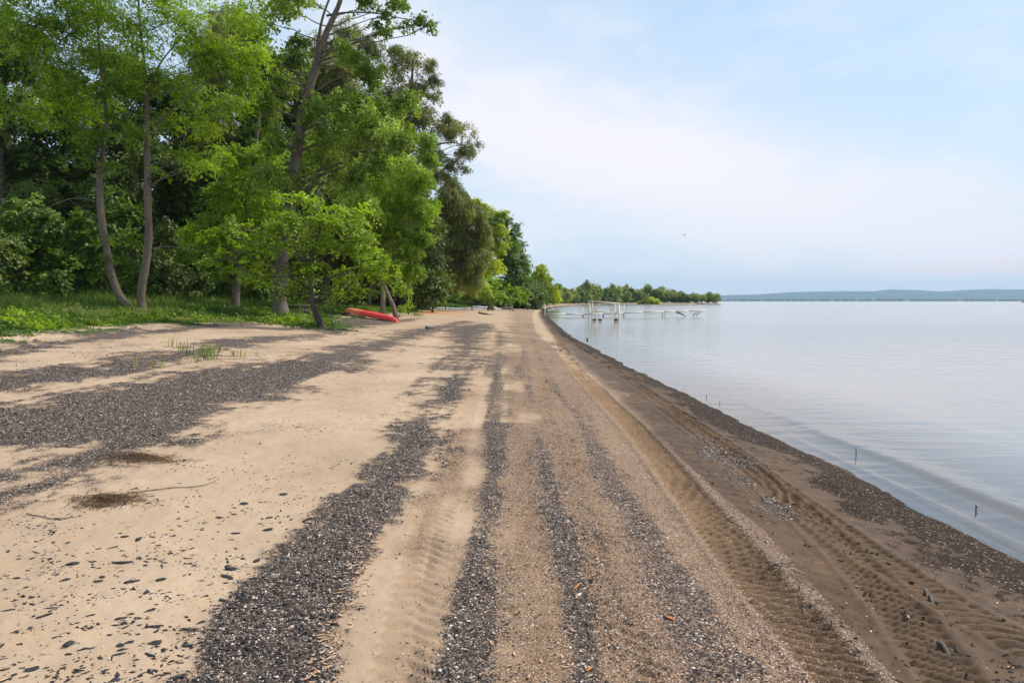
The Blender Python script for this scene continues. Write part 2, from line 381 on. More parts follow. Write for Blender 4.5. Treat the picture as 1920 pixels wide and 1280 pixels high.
def leaf_mat(name, dark, light, warm=None, trans=0.35, rough=0.55):
    m, nt, b, out = new_mat(name)
    at = nt.n.new('ShaderNodeAttribute'); at.attribute_name = 'tint'
    stops = [(0.0, dark), (0.75, light)]
    if warm: stops.append((1.0, warm))
    c = nt.ramp(at.outputs['Fac'], stops)
    nt.link(c, b.inputs['Base Color']); b.inputs['Roughness'].default_value = rough; b.inputs['Specular IOR Level'].default_value = 0.35
    tr = nt.n.new('ShaderNodeBsdfTranslucent'); nt.link(nt.mix(1.0, c, (1.3, 1.4, 0.5), 'MULTIPLY'), tr.inputs[0])
    mx = nt.n.new('ShaderNodeMixShader'); mx.inputs[0].default_value = trans
    nt.link(b.outputs[0], mx.inputs[1]); nt.link(tr.outputs[0], mx.inputs[2]); nt.link(mx.outputs[0], out.inputs[0])
    return m
M = {}
M['locust'] = leaf_mat('locust_leaf', (0.075, 0.135, 0.010), (0.245, 0.355, 0.022), (0.33, 0.44, 0.04), trans=.45)
M['poplar'] = leaf_mat('poplar_leaf', (0.075, 0.120, 0.018), (0.25, 0.35, 0.05), (0.40, 0.48, 0.10), trans=.4)
M['maple'] = leaf_mat('maple_leaf', (0.090, 0.155, 0.012), (0.27, 0.395, 0.03), (0.41, 0.52, 0.06), trans=.45)
M['willow'] = leaf_mat('willow_leaf', (0.085, 0.110, 0.030), (0.28, 0.31, 0.085), (0.42, 0.38, 0.12))
M['greygreen'] = leaf_mat('grey_green_leaf', (0.080, 0.095, 0.026), (0.22, 0.25, 0.07), (0.42, 0.31, 0.12), trans=.4)
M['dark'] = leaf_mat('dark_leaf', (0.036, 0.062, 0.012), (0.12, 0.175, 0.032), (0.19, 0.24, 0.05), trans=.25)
M['deep'] = leaf_mat('deep_green_leaf', (0.045, 0.085, 0.012), (0.14, 0.225, 0.03), (0.22, 0.31, 0.04))
M['bright'] = leaf_mat('yellow_green_leaf', (0.15, 0.23, 0.012), (0.44, 0.50, 0.025), (0.55, 0.56, 0.04), trans=.4)
M['far'] = leaf_mat('far_leaf', (0.09, 0.13, 0.022), (0.29, 0.34, 0.07), (0.40, 0.42, 0.09), trans=.25)
M['grass'] = leaf_mat('grass_blade', (0.040, 0.085, 0.012), (0.14, 0.225, 0.025), (0.32, 0.29, 0.11), trans=.35)
def bark(name, a, b_, sc=6):
    m, nt, b, out = new_mat(name)
    geo = nt.n.new('ShaderNodeNewGeometry'); pos = nt.vmath('MULTIPLY', geo.outputs['Position'], (1, 1, 0.22))
    n = nt.noise(pos, sc * 3, 5, .65); n2_ = nt.noise(geo.outputs['Position'], 1.1, 3)
    c = nt.mix(nt.smooth(n2_, .35, .65, 0, .35), nt.ramp(n, [(0.35, b_), (0.62, a)]), (0.16, 0.15, 0.11))
    nt.link(c, b.inputs['Base Color']); b.inputs['Roughness'].default_value = 0.9
    bp = nt.n.new('ShaderNodeBump'); bp.inputs['Distance'].default_value = 0.04; nt.link(n, bp.inputs['Height']); nt.link(bp.outputs[0], b.inputs['Normal'])
    return m
M['bark'] = bark('brown_bark', (0.155, 0.115, 0.085), (0.045, 0.033, 0.025))
M['barkdark'] = bark('dark_bark', (0.085, 0.065, 0.05), (0.022, 0.018, 0.015))
M['barkpale'] = bark('pale_bark', (0.34, 0.28, 0.21), (0.12, 0.095, 0.07))
M['barkgrey'] = bark('grey_bark', (0.30, 0.27, 0.24), (0.10, 0.09, 0.08))
M['whitepaint'] = simple('weathered_white_metal', (0.68, 0.64, 0.54), 0.5, .10, 3)
M['deck'] = simple('weathered_pale_boards', (0.60, 0.57, 0.50), 0.8, .15, 5)
M['darksteel'] = simple('dark_wet_steel', (0.10, 0.09, 0.08), 0.6, .3, 6)
M['rust'] = simple('rusty_block', (0.10, 0.055, 0.035), 0.8, .3, 6)
M['wood'] = simple('grey_timber', (0.13, 0.115, 0.10), 0.85, .3, 9, .004)
M['driftwood'] = simple('driftwood', (0.26, 0.20, 0.15), 0.85, .3, 12, .006)
M['white'] = simple('white_wall', (0.72, 0.71, 0.68), 0.8, .05)
M['roof'] = simple('grey_roof', (0.16, 0.15, 0.15), 0.8, .2)
M['glass'] = simple('dark_pane', (0.03, 0.035, 0.04), 0.15, .1)
M['blue'] = simple('blue_canvas', (0.03, 0.14, 0.32), 0.7, .1)
M['flake'] = simple('black_slate', (0.034, 0.035, 0.038), 0.75, .35, 40, .002, spec=.2)
M['flake2'] = simple('brown_bark_flake', (0.085, 0.055, 0.038), 0.8, .3, 40, .002)
M['shell'] = simple('white_shell', (0.72, 0.68, 0.64), 0.5, .1, 60)
M['leaflitter'] = simple('dry_leaf', (0.50, 0.36, 0.24), 0.7, .1, 22, col2=(0.26, 0.11, 0.05))
M['rustleaf'] = simple('orange_dry_leaf', (0.42, 0.15, 0.04), 0.7, .2, 50)
M['weed'] = simple('brown_weed', (0.12, 0.066, 0.028), 0.9, .35, 30)
M['black'] = simple('black_wet_stick', (0.03, 0.028, 0.026), 0.5, .2)
M['road'] = simple('pale_gravel_road', (0.36, 0.36, 0.37), 0.95, .12, 5, .01)
M['boatgrey'] = simple('faded_grey_boat', (0.50, 0.49, 0.42), 0.6, .15, 6)
M['boatdark'] = simple('dark_green_boat', (0.10, 0.11, 0.09), 0.5, .2, 6)

# ground material
def ground_material():
    m, nt, b, out = new_mat('beach_sand')
    geo = nt.n.new('ShaderNodeNewGeometry'); pos = geo.outputs['Position']
    A = nt.n.new('ShaderNodeAttribute'); A.attribute_name = 'maskA'; B = nt.n.new('ShaderNodeAttribute'); B.attribute_name = 'maskB'
    sa_ = nt.n.new('ShaderNodeSeparateColor'); nt.link(A.outputs['Color'], sa_.inputs[0]); D, wet, grass = sa_.outputs[:3]
    sb_ = nt.n.new('ShaderNodeSeparateColor'); nt.link(B.outputs['Color'], sb_.inputs[0]); peb, wrack, orange = sb_.outputs[:3]
    tr = B.outputs['Alpha']
    n_lo = nt.noise(pos, 0.7, 4, .6); n_md = nt.noise(pos, 6, 5, .65); n_hi = nt.noise(pos, 45, 4, .7); n_gr = nt.noise(pos, 420, 2, .6)
    dry = nt.ramp(n_lo, [(0.3, (0.31, 0.228, 0.160)), (0.7, (0.43, 0.325, 0.235))])
    dry = nt.mix(nt.smooth(n_md, .45, .75, 0, .45), dry, (0.40, 0.27, 0.155))
    dry = nt.mix(nt.smooth(n_gr, .25, .45, .28, 0), dry, (0.20, 0.13, 0.08))
    dry = nt.mix(nt.math('MULTIPLY', orange, .8), dry, (0.50, 0.22, 0.10))
    lane = nt.mix(nt.math('MULTIPLY', nt.smooth(n_hi, .4, .7), .5), (0.14, 0.088, 0.052), (0.25, 0.165, 0.105))
    dry = nt.mix(nt.math('MULTIPLY', peb, .92), dry, lane)
    dry = nt.mix(nt.math('MULTIPLY', tr, .6), dry, (0.24, 0.145, 0.07))
    wetc = nt.ramp(nt.math('ADD', nt.math('MULTIPLY', n_md, .6), nt.math('MULTIPLY', n_lo, .4)), [(0.35, (0.046, 0.028, 0.016)), (0.65, (0.115, 0.068, 0.038))])
    sand = nt.mix(wet, dry, wetc)
    # gravel: per-cell colours at two sizes
    def vor(scale, jitter=1.0):
        v = nt.n.new('ShaderNodeTexVoronoi'); nt.put(v.inputs['Vector'], pos); v.inputs['Scale'].default_value = scale
        s_ = nt.n.new('ShaderNodeSeparateColor'); nt.link(v.outputs['Color'], s_.inputs[0]); return v.outputs['Distance'], s_.outputs
    d1, c1 = vor(85); d2, c2 = vor(190)
    gcol = [(0.0, (0.026, 0.024, 0.024)), (0.35, (0.055, 0.048, 0.045)), (0.62, (0.10, 0.075, 0.062)), (0.78, (0.18, 0.135, 0.11)), (0.90, (0.38, 0.31, 0.27)), (0.97, (0.62, 0.57, 0.54))]
    g1 = nt.ramp(c1[0], gcol, 'CONSTANT'); g2 = nt.ramp(c2[1], gcol, 'CONSTANT')
    g = nt.mix(nt.math('GREATER_THAN', c1[2], 0.55), g1, g2)
    g = nt.mix(nt.smooth(nt.noise(pos, 3.5, 4, .65), .42, .68, 0, .28), g, (0.13, 0.10, 0.085))
    # debris threshold per cell: dense where D is high, sparse scatter where it is low
    key = nt.math('ADD', nt.math('MULTIPLY', c1[1], .55), nt.math('MULTIPLY', nt.math('ADD', n_hi, nt.math('MULTIPLY', nt.math('SUBTRACT', n_md, .5), 1.2)), .62))
    Dk = nt.math('MULTIPLY', D, 1.0)
    cov = nt.smooth(nt.math('SUBTRACT', nt.math('MULTIPLY', Dk, 1.18), key), -0.06, 0.06)
    col = nt.mix(cov, sand, g)
    # coarse coloured sand grains in the lane
    pk = [(0.0, (0.05, 0.038, 0.034)), (0.25, (0.13, 0.08, 0.055)), (0.5, (0.24, 0.155, 0.10)), (0.80, (0.36, 0.25, 0.185)), (0.94, (0.55, 0.46, 0.40))]
    pcol = nt.ramp(c2[0], pk, 'CONSTANT')
    pm = nt.math('MULTIPLY', nt.smooth(nt.math('SUBTRACT', nt.math('MULTIPLY', nt.math('MULTIPLY', peb, .72), nt.math('SUBTRACT', 1.0, tr)), nt.math('ADD', nt.math('MULTIPLY', c2[2], .6), nt.math('MULTIPLY', n_hi, .3))), -.03, .03), nt.math('SUBTRACT', 1.0, cov), clamp=True)
    col = nt.mix(pm, col, pcol)
    # wrack line of black weed
    wk = nt.smooth(nt.math('SUBTRACT', nt.math('MULTIPLY', wrack, 1.25), nt.math('ADD', nt.math('MULTIPLY', n_hi, .5), nt.math('MULTIPLY', c1[1], .35))), -.06, .10)
    wcol = nt.ramp(c1[0], [(0.0, (0.013, 0.008, 0.004)), (.6, (0.030, 0.017, 0.009)), (.85, (0.09, 0.052, 0.028)), (.97, (0.33, 0.26, 0.20))], 'CONSTANT')
    col = nt.mix(wk, col, wcol)
    gsoil = nt.mix(nt.smooth(n_md, .4, .65), (0.030, 0.070, 0.014), (0.075, 0.10, 0.03))
    col = nt.mix(nt.smooth(nt.math('ADD', grass, nt.math('MULTIPLY', nt.math('SUBTRACT', n_md, .5), .6)), .35, .6), col, gsoil)
    # lake bed
    sx = nt.n.new('ShaderNodeSeparateXYZ'); nt.link(pos, sx.inputs[0])
    col = nt.mix(nt.smooth(sx.outputs[2], -0.015, -0.25), col, (0.10, 0.075, 0.05))
    nt.link(col, b.inputs['Base Color'])
    nt.link(nt.math('SUBTRACT', 0.92, nt.math('MULTIPLY', nt.math('MULTIPLY', wet, nt.math('SUBTRACT', 1.0, cov)), .30)), b.inputs['Roughness'])
    nt.link(nt.smooth(nt.math('ADD', wk, cov), 0, 1, .14, .05), b.inputs['Specular IOR Level'])
    hgt = nt.math('ADD', nt.math('MULTIPLY', nt.math('MULTIPLY', nt.math('SUBTRACT', 0.6, d1), nt.math('MAXIMUM', cov, nt.math('MULTIPLY', peb, .35))), 0.9),
                  nt.math('ADD', nt.math('MULTIPLY', n_hi, .8), nt.math('MULTIPLY', n_gr, .12)))
    bp = nt.n.new('ShaderNodeBump'); bp.inputs['Strength'].default_value = 0.8; bp.inputs['Distance'].default_value = 0.010
    nt.link(hgt, bp.inputs['Height']); nt.link(bp.outputs[0], b.inputs['Normal'])
    return m

# ------------------------------------------------------------------ ground sheet
def grid_axes(nr, nc):
    q = np.concatenate([np.linspace(math.log(.5), math.log(4.0), nr // 14, endpoint=False), np.linspace(math.log(4.0), math.log(62), nr, endpoint=False), np.linspace(math.log(62), math.log(7000), nr // 6)])
    t = np.concatenate([-np.geomspace(6, .82, 50, endpoint=False), np.linspace(-.82, .82, nc), np.geomspace(.82, 6, 51)[1:]])
    return np.exp(q), t
def grid_faces(nr, nc):
    i = np.arange(nr - 1)[:, None] * nc; j = np.arange(nc - 1)[None, :]
    return np.stack([i + j, i + j + 1, i + nc + j + 1, i + nc + j], -1).reshape(-1, 4)
D_, T_ = grid_axes(820, 900)
X = T_[None, :] * D_[:, None]; Y = np.repeat((D_ - 2.0)[:, None], len(T_), 1)
S = poly_sdf(X, Y, shore); MK = masks(X, Y, S)
Z = np.interp(S, _ps, _pz) + MK['h'] * ss(-Y, -60, -50).clip(0, 1) + np.where(Y >= 50, MK['grass'] * .1, 0)
one = np.ones(X.size)
mA = np.stack([MK['D'].ravel(), MK['wet'].ravel(), MK['grass'].ravel(), one], -1)
mB = np.stack([MK['peb'].ravel(), MK['wrack'].ravel(), MK['orange'].ravel(), MK['tr'].ravel()], -1)
gm = build_mesh('ground', np.stack([X.ravel(), Y.ravel(), Z.ravel()], -1), grid_faces(*X.shape), ground_material(), True,
                {'maskA': ('POINT', 'FLOAT_COLOR', mA), 'maskB': ('POINT', 'FLOAT_COLOR', mB)})
tag(add_obj('ground', gm), kind='structure')
GX, GY, GZ = T_, D_, Z
def gheight(x, y):      # bilinear lookup in the built sheet
    x = np.asarray(x, float); y = np.asarray(y, float); d = y + 2.0; t = x / d
    i = np.clip(np.searchsorted(GY, d) - 1, 0, len(GY) - 2); j = np.clip(np.searchsorted(GX, t) - 1, 0, len(GX) - 2)
    fi = (d - GY[i]) / (GY[i + 1] - GY[i]); fj = np.clip((t - GX[j]) / (GX[j + 1] - GX[j]), 0, 1)
    return (GZ[i, j] * (1 - fj) + GZ[i, j + 1] * fj) * (1 - fi) + (GZ[i + 1, j] * (1 - fj) + GZ[i + 1, j + 1] * fj) * fi

# ------------------------------------------------------------------ water
def water_material():
    m, nt, b, out = new_mat('lake_water'); nt.n.remove(b)
    geo = nt.n.new('ShaderNodeNewGeometry'); pos = geo.outputs['Position']
    at = nt.n.new('ShaderNodeAttribute'); at.attribute_name = 'depth'; dep = at.outputs['Fac']
    p1 = nt.vmath('MULTIPLY', pos, (.45, 1.5, 1)); 
    h1 = nt.noise(p1, 1.3, 3, .5, .3); h2 = nt.noise(pos, 6.0, 3, .55, .2); h3 = nt.noise(nt.vmath('MULTIPLY', pos, (.12, .12, 1)), 1.0, 2)
    far_ = nt.smooth(nt.noise(nt.vmath('MULTIPLY', pos, (.02, .06, 1)), 1.0, 3), .4, .62)
    hh = nt.math('ADD', nt.math('MULTIPLY', h1, .75), nt.math('MULTIPLY', h2, nt.math('ADD', .05, nt.math('MULTIPLY', far_, .07))))
    bp = nt.n.new('ShaderNodeBump'); bp.inputs['Strength'].default_value = 1.0; bp.inputs['Distance'].default_value = 0.03
    nt.link(hh, bp.inputs['Height'])
    gl = nt.n.new('ShaderNodeBsdfGlossy'); cdn = nt.n.new('ShaderNodeSeparateXYZ'); nt.link(pos, cdn.inputs[0]); nt.link(nt.smooth(cdn.outputs[1], 10, 80, .05, .125), gl.inputs['Roughness']); gl.inputs[0].default_value = (1, .975, .945, 1); nt.link(bp.outputs[0], gl.inputs['Normal'])
    tp = nt.n.new('ShaderNodeBsdfTransparent'); tp.inputs[0].default_value = (.95, .95, .95, 1)
    df = nt.n.new('ShaderNodeBsdfDiffuse'); df.inputs[0].default_value = (.215, .195, .195, 1)
    body = nt.n.new('ShaderNodeMixShader'); nt.link(nt.smooth(dep, -0.02, 0.40), body.inputs[0]); nt.link(tp.outputs[0], body.inputs[1]); nt.link(df.outputs[0], body.inputs[2])
    fr = nt.n.new('ShaderNodeFresnel'); fr.inputs[0].default_value = 1.45; nt.link(bp.outputs[0], fr.inputs['Normal'])
    mx = nt.n.new('ShaderNodeMixShader'); nt.link(nt.math('MULTIPLY_ADD', fr.outputs[0], .88, .12), mx.inputs[0]); nt.link(body.outputs[0], mx.inputs[1]); nt.link(gl.outputs[0], mx.inputs[2])
    nt.link(mx.outputs[0], out.inputs[0]); return m
WD = np.exp(np.concatenate([np.linspace(math.log(2), math.log(50), 420, endpoint=False), np.linspace(math.log(50), math.log(9000), 160)]))
WT = np.concatenate([np.linspace(-.1, .95, 520), np.geomspace(.95, 8, 30)[1:]])
X = WT[None, :] * WD[:, None]; Y = np.repeat((WD - 2.0)[:, None], len(WT), 1)
S2 = poly_sdf(X, Y, shore); off = -S2
wn = fbm(X * .35, Y * .35, 3) - .5; wn2 = fbm(X * .15 + 5, Y * .15, 2)
fade = np.exp(-np.clip(Y, 0, None) / 18)
r1 = off - (0.62 + 0.35 * np.exp(-np.clip(Y - 4, 0, None) / 8.0) + wn * .35)
z1 = 0.044 * np.exp(-(r1 / np.where(r1 > 0, .30, .13)) ** 2) * ss(-Y, -16, -6)
z2 = 0.004 * np.sin((off + wn * 2.2) / 1.25 * 2 * np.pi) * ss(off, 1, 3) * fade * (wn2 > .3) + .012 * np.exp(-((off - 3.3 - wn * 2) / .35) ** 2) * fade
z3 = 0.010 * np.exp(-((off - .25 - wn * .2) / .05) ** 2) * ss(-Y, -14, -5)
Zw = z1 + z2 + z3
wm = build_mesh('water', np.stack([X.ravel(), Y.ravel(), Zw.ravel()], -1), grid_faces(*X.shape), water_material(), True,
                {'depth': ('POINT', 'FLOAT', np.clip(-np.interp(S2, _ps, _pz), 0, 5).ravel())})
tag(add_obj('water', wm), kind='structure')
del X, Y, S2, r1, z1, z2, z3, wn, wn2

# ------------------------------------------------------------------ foliage
def nrm(v): return v / (np.linalg.norm(v, axis=-1, keepdims=True) + 1e-9)
STY = {  # leaf length, width, spray radius, flatness, up weight, hanging
    'locust': (0.17, 0.065, 0.62, 0.10, 1.0, 0.25), 'poplar': (0.11, 0.10, 0.42, 0.45, 0.3, 0.35), 'maple': (0.13, 0.11, 0.5, 0.13, 0.9, 0.2),
    'willow': (0.19, 0.05, 0.5, 0.5, 0.1, 1.0), 'greygreen': (0.13, 0.06, 0.45, 0.4, 0.2, 0.5), 'dark': (0.14, 0.09, 0.55, 0.3, 0.5, 0.3),
    'deep': (0.16, 0.13, 0.6, 0.22, 0.7, 0.2), 'bright': (0.14, 0.11, 0.5, 0.25, 0.6, 0.2), 'far': (0.2, 0.16, 0.7, 0.35, 0.5, 0.2)}
def foliage(blobs, style, cover=1.5, size=1.0, gap=0.42, seed=0):
    """blobs: (x,y,z,rx,rz); returns verts, quads, tint of leaf-sized faces gathered in sprays"""
    cover *= 1.9; gap *= .82
    L, Wd, SR, flat, up, hang = STY[style]; L *= size; Wd *= size; SR *= max(1, size * .75)
    g = np.random.default_rng(seed); Vs = []; Ts = []
    for (bx, by, bz, rx, rz) in blobs:
        area = 4 * math.pi * rx * (rx + 2 * rz) / 3
        nl = int(cover * area / (L * Wd * .6)); M_ = 26; ns = max(3, nl // M_)
        d = nrm(g.normal(size=(ns, 3))); rad = g.random(ns) ** 0.45
        c = d * rad[:, None]
        P_ = np.stack([bx + c[:, 0] * rx, by + c[:, 1] * rx, bz + c[:, 2] * rz], -1)
        nz = vn3(P_ / (SR * 1.5) + seed); nz2 = vn3(P_ / (SR * 4) + 7)
        out = 1 + (nz2 - .5) * .7
        P_ = np.stack([bx + (P_[:, 0] - bx) * out, by + (P_[:, 1] - by) * out, bz + (P_[:, 2] - bz) * out], -1)
        keep = (nz > gap * (.55 + .6 * rad)); P_ = P_[keep]; d_ = d[keep]; ns = len(P_)
        if ns == 0: continue
        axis = nrm(d_ * np.array([1, 1, .35]) + g.normal(size=(ns, 3)) * .35 + np.array([0, 0, -.15 - hang * .8]))
        nr_ = nrm(np.array([0, 0, 1.0]) * (up + .25) + d_ * .55 + g.normal(size=(ns, 3)) * (.28 + .5 * flat))
        side = nrm(np.cross(nr_, axis)); nr_ = np.cross(axis, side)
        sr = SR * g.uniform(.55, 1.25, ns)
        u = g.uniform(-.6, 1.0, (ns, M_)); w = g.normal(size=(ns, M_)) * .38 * (1.15 - np.abs(u)); k = g.normal(size=(ns, M_)) * flat * .6
        C = P_[:, None] + sr[:, None, None] * (u[..., None] * axis[:, None] * 1.2 + w[..., None] * side[:, None] + k[..., None] * nr_[:, None])
        C[..., 2] -= (sr[:, None] * (u * u * .22 + w * w * .5)) * (.5 + hang)
        ln = nrm(axis[:, None] * .8 + np.sign(w)[..., None] * side[:, None] * .8 + g.normal(size=(ns, M_, 3)) * .35 + np.array([0, 0, -hang * .9]))
        nn = nrm(nr_[:, None] + g.normal(size=(ns, M_, 3)) * (.22 + flat * .6))
        wd = nrm(np.cross(nn, ln)); sz = g.uniform(.65, 1.3, (ns, M_, 1))
        a = C - ln * L * .5 * sz; b = C + wd * Wd * .5 * sz + ln * L * .05; cc = C + ln * L * .5 * sz; e = C - wd * Wd * .5 * sz + ln * L * .05
        Vs.append(np.stack([a, b, cc, e], 2).reshape(-1, 3))
        tint = np.clip(.48 + (nz2[keep] - .5)[:, None] * 1.0 + (g.random((ns, 1)) - .5) * .5 + g.normal(size=(ns, M_)) * .12, 0, 1)
        Ts.append(tint.ravel())
    V = np.vstack(Vs); T = np.concatenate(Ts); return V, np.arange(len(V)).reshape(-1, 4), T
def crown_mesh(blobs, style, **kw):
    V, Q, T = foliage(blobs, style, **kw)
    return build_mesh('crown', V, Q, M[kw.get('mat', style)] if False else M[style], False, {'tint': ('FACE', 'FLOAT', T)})
def curve_pts(p, n=8):
    p = [np.asarray(q, float) for q in p]; return smoothpoly(np.array(p)) if len(p) > 2 else np.linspace(p[0], p[-1], n)
def add_limb(mb, a, b, r0, r1, sag=.12, g=rng, sides=6):
    a = np.asarray(a); b = np.asarray(b); L = np.linalg.norm(b - a); t = np.linspace(0, 1, 8)[:, None]
    mid_ = (a + b) / 2 + g.normal(size=3) * L * .07 + np.array([0, 0, L * sag])
    p = (1 - t) ** 2 * a + 2 * t * (1 - t) * mid_ + t * t * b
    p[1:-1] += g.normal(size=(6, 3)) * L * .012
    mb.tube(p, np.linspace(r0, r1, 8), sides, cap=True)
    return p
TREES = []
def tree(name, label, cat, d, trunk, blobs, style, bark_='bark', group=None, cover=1.5, size=1.0, gap=.42, extra=(), limbs=True, seed=None, zsq=.8, depth=.8):
    """trunk: [(px,py,radius)], blobs: [(px,py,rpx[,depth offset])]"""
    seed = seed or (len(TREES) * 13 + 3); g = np.random.default_rng(seed)
    k = d / F
    tp = [P(px, py, d + dd) for (px, py, r, dd) in [(*q, 0)[:4] if len(q) == 3 else q for q in trunk]]
    bx_, by_ = tp[0][0], tp[0][1]; z0 = float(gheight(bx_, by_)); tp[0][2] = z0 - .15
    org = np.array([bx_, by_, z0])
    root = empty(name, org); tag(root, label, cat, group)
    mb = MB(); rr = [q[2] for q in trunk]
    pts = smoothpoly(np.array(tp)); rads = np.interp(np.linspace(0, 1, len(pts)), np.linspace(0, 1, len(rr)), rr)
    rads = rads.copy(); rads[0] *= 1.7; rads[1] *= 1.35; rads[2] *= 1.12
    mb.tube(pts, rads, 10, lump=.05)
    for ex in extra:    # hand placed limbs
        ep = smoothpoly(np.array([P(px, py, d) for (px, py, r) in ex])) if len(ex) > 2 else np.array([P(px, py, d) for (px, py, r) in ex])
        mb.tube(ep, np.interp(np.linspace(0, 1, len(ep)), np.linspace(0, 1, len(ex)), [q[2] for q in ex]), 6)
    wb = []
    for q in blobs:
        px, py, rp = q[:3]; r = rp * k; dd = q[3] if len(q) > 3 else g.uniform(-1, 1) * depth * 2.0
        c = P(px, py, d + dd); wb.append((c[0], c[1], c[2], r * 1.12, r * zsq * 1.08))
        if limbs:
            below = [i for i in range(len(pts)) if pts[i][2] < c[2] - .3 * np.hypot(*(pts[i][:2] - c[:2]))]
            i = below[-1] if below else len(pts) // 2
            p = add_limb(mb, pts[i], c, max(.02, rads[i] * .24), .012, .08, g)
            for _ in range(3):
                e = c + nrm(g.normal(size=3)) * np.array([r, r, r * .6]) * .8
                add_limb(mb, p[5], e, .015, .006, .05, g, 4)
    mb.build('trunk', M[bark_], root, True, org)
    V, Q, T = foliage(wb, style, cover=cover, size=size, gap=gap, seed=seed)
    add_obj('crown', build_mesh('crown', V - org, Q, M[style], False, {'tint': ('FACE', 'FLOAT', T)}), root)
    TREES.append(root); return root

tree('locust_tree', 'slender tree of the pair, trunk curving out left from the shared foot, feathery leaves', 'tree', 35,
     [(276, 598, .21), (250, 583, .20), (226, 558, .19), (209, 512, .18), (197, 450, .17), (188, 390, .165), (187, 330, .16), (191, 296, .12), (199, 240, .09), (195, 170, .07), (185, 80, .05), (180, -40, .03)],
     [(90, 120, 62), (50, 60, 62), (150, 190, 50), (105, 235, 36), (150, 262, 22), (215, 110, 45), (50, 195, 46), (180, 15, 62), (15, 10, 60), (200, 215, 34), (120, 45, 50), (165, 290, 16), (190, 250, 20, -1), (188, 170, 24, -1), (200, 310, 12, -.8), (100, -40, 80), (-60, 60, 80), (-50, 180, 60), (205, 450, 11), (200, 483, 9)],
     'locust', extra=[[(190, 318, .14), (178, 300, .12), (163, 288, .09), (148, 262, .04)], [(187, 380, .05), (140, 372, .035), (80, 392, .02), (0, 420, .012)], [(192, 430, .03), (165, 400, .02), (125, 372, .012)]], cover=.72, gap=.52, depth=.6, zsq=.6)
tree('locust_tree', 'straight upright partner trunk of the twin stemmed pair, feathery bright leaf layers', 'tree', 35,
     [(276, 597, .24), (266, 575, .21), (266, 535, .20), (274, 490, .19), (279, 440, .185), (277, 380, .17), (276, 300, .15), (276, 240, .12), (275, 180, .09), (268, 100, .07), (260, 20, .05), (262, -60, .03)],
     [(290, 140, 48), (335, 165, 42), (400, 100, 44), (445, 150, 42), (430, 195, 34), (240, 50, 46), (340, 40, 48), (240, 160, 36), (310, 225, 26), (385, 232, 26), (430, 20, 52), (470, 100, 30), (300, -40, 80), (340, 290, 20), (410, 285, 22), (255, 250, 20), (375, 310, 18), (275, 245, 22, -1), (268, 165, 26, -1), (262, 90, 24, -1), (290, 320, 13, -.8)],
     'locust', extra=[[(286, 240, .05), (330, 200, .035), (390, 150, .02)], [(278, 352, .05), (310, 330, .03), (350, 310, .015)], [(280, 468, .035), (310, 462, .025), (345, 466, .018), (395, 475, .01)], [(276, 180, .05), (300, 120, .04), (350, 60, .02)]], cover=.72, gap=.52, depth=.6, zsq=.6)
tree('cottonwood_tree', 'tallest tree, thick brown trunk leaning right and reaching past the top of the picture', 'tree', 41,
     [(526, 588, .42), (527, 520, .38), (533, 450, .35), (545, 380, .33), (555, 300, .30), (566, 225, .28), (580, 165, .25), (597, 110, .20), (613, 60, .17), (637, 5, .13), (650, -50, .08)],
     [(650, 190, 34), (600, 200, 24), (690, 140, 34), (630, 255, 36), (700, 240, 42), (500, 110, 26), (480, 50, 36), (530, 25, 26), (655, 330, 34), (610, 300, 30), (700, 310, 38), (745, 260, 34), (575, 270, 24), (560, 80, 20),
      (690, 10, 18, 0), (728, 32, 14, 0), (745, 8, 16, 0), (762, 48, 12, 0), (785, 38, 13, 0), (808, 46, 10, 0), (826, 42, 7, 0), (706, 48, 11, 0), (725, 62, 9, 0), (665, 60, 8, 0), (640, 90, 14), (660, 110, 20), (520, 150, 30), (760, 190, 26), (540, -20, 40), (690, -25, 26, 0), (460, 120, 30), (500, 200, 26), (515, 260, 26), (495, 330, 26), (530, 400, 18, -1.5), (560, 430, 16, -1.5), (545, 345, 14, -1.5), (580, 220, 13, -1), (552, 260, 12, -1), (575, 320, 16, -1.5), (510, 450, 16, -1.5), (600, 430, 26), (640, 400, 30), (680, 380, 30)],
     'poplar', extra=[[(549, 360, .15), (575, 340, .12), (610, 325, .09), (655, 312, .05), (700, 300, .02)], [(612, 30, .07), (650, 24, .05), (700, 25, .04), (760, 36, .025), (822, 43, .012)], [(590, 130, .12), (596, 80, .09), (606, 30, .07), (625, -20, .05)], [(585, 120, .05), (640, 130, .03), (670, 155, .015)], [(560, 190, .05), (530, 172, .03), (500, 160, .02)]],
     cover=1.25, gap=.50, depth=.8, size=1.25)
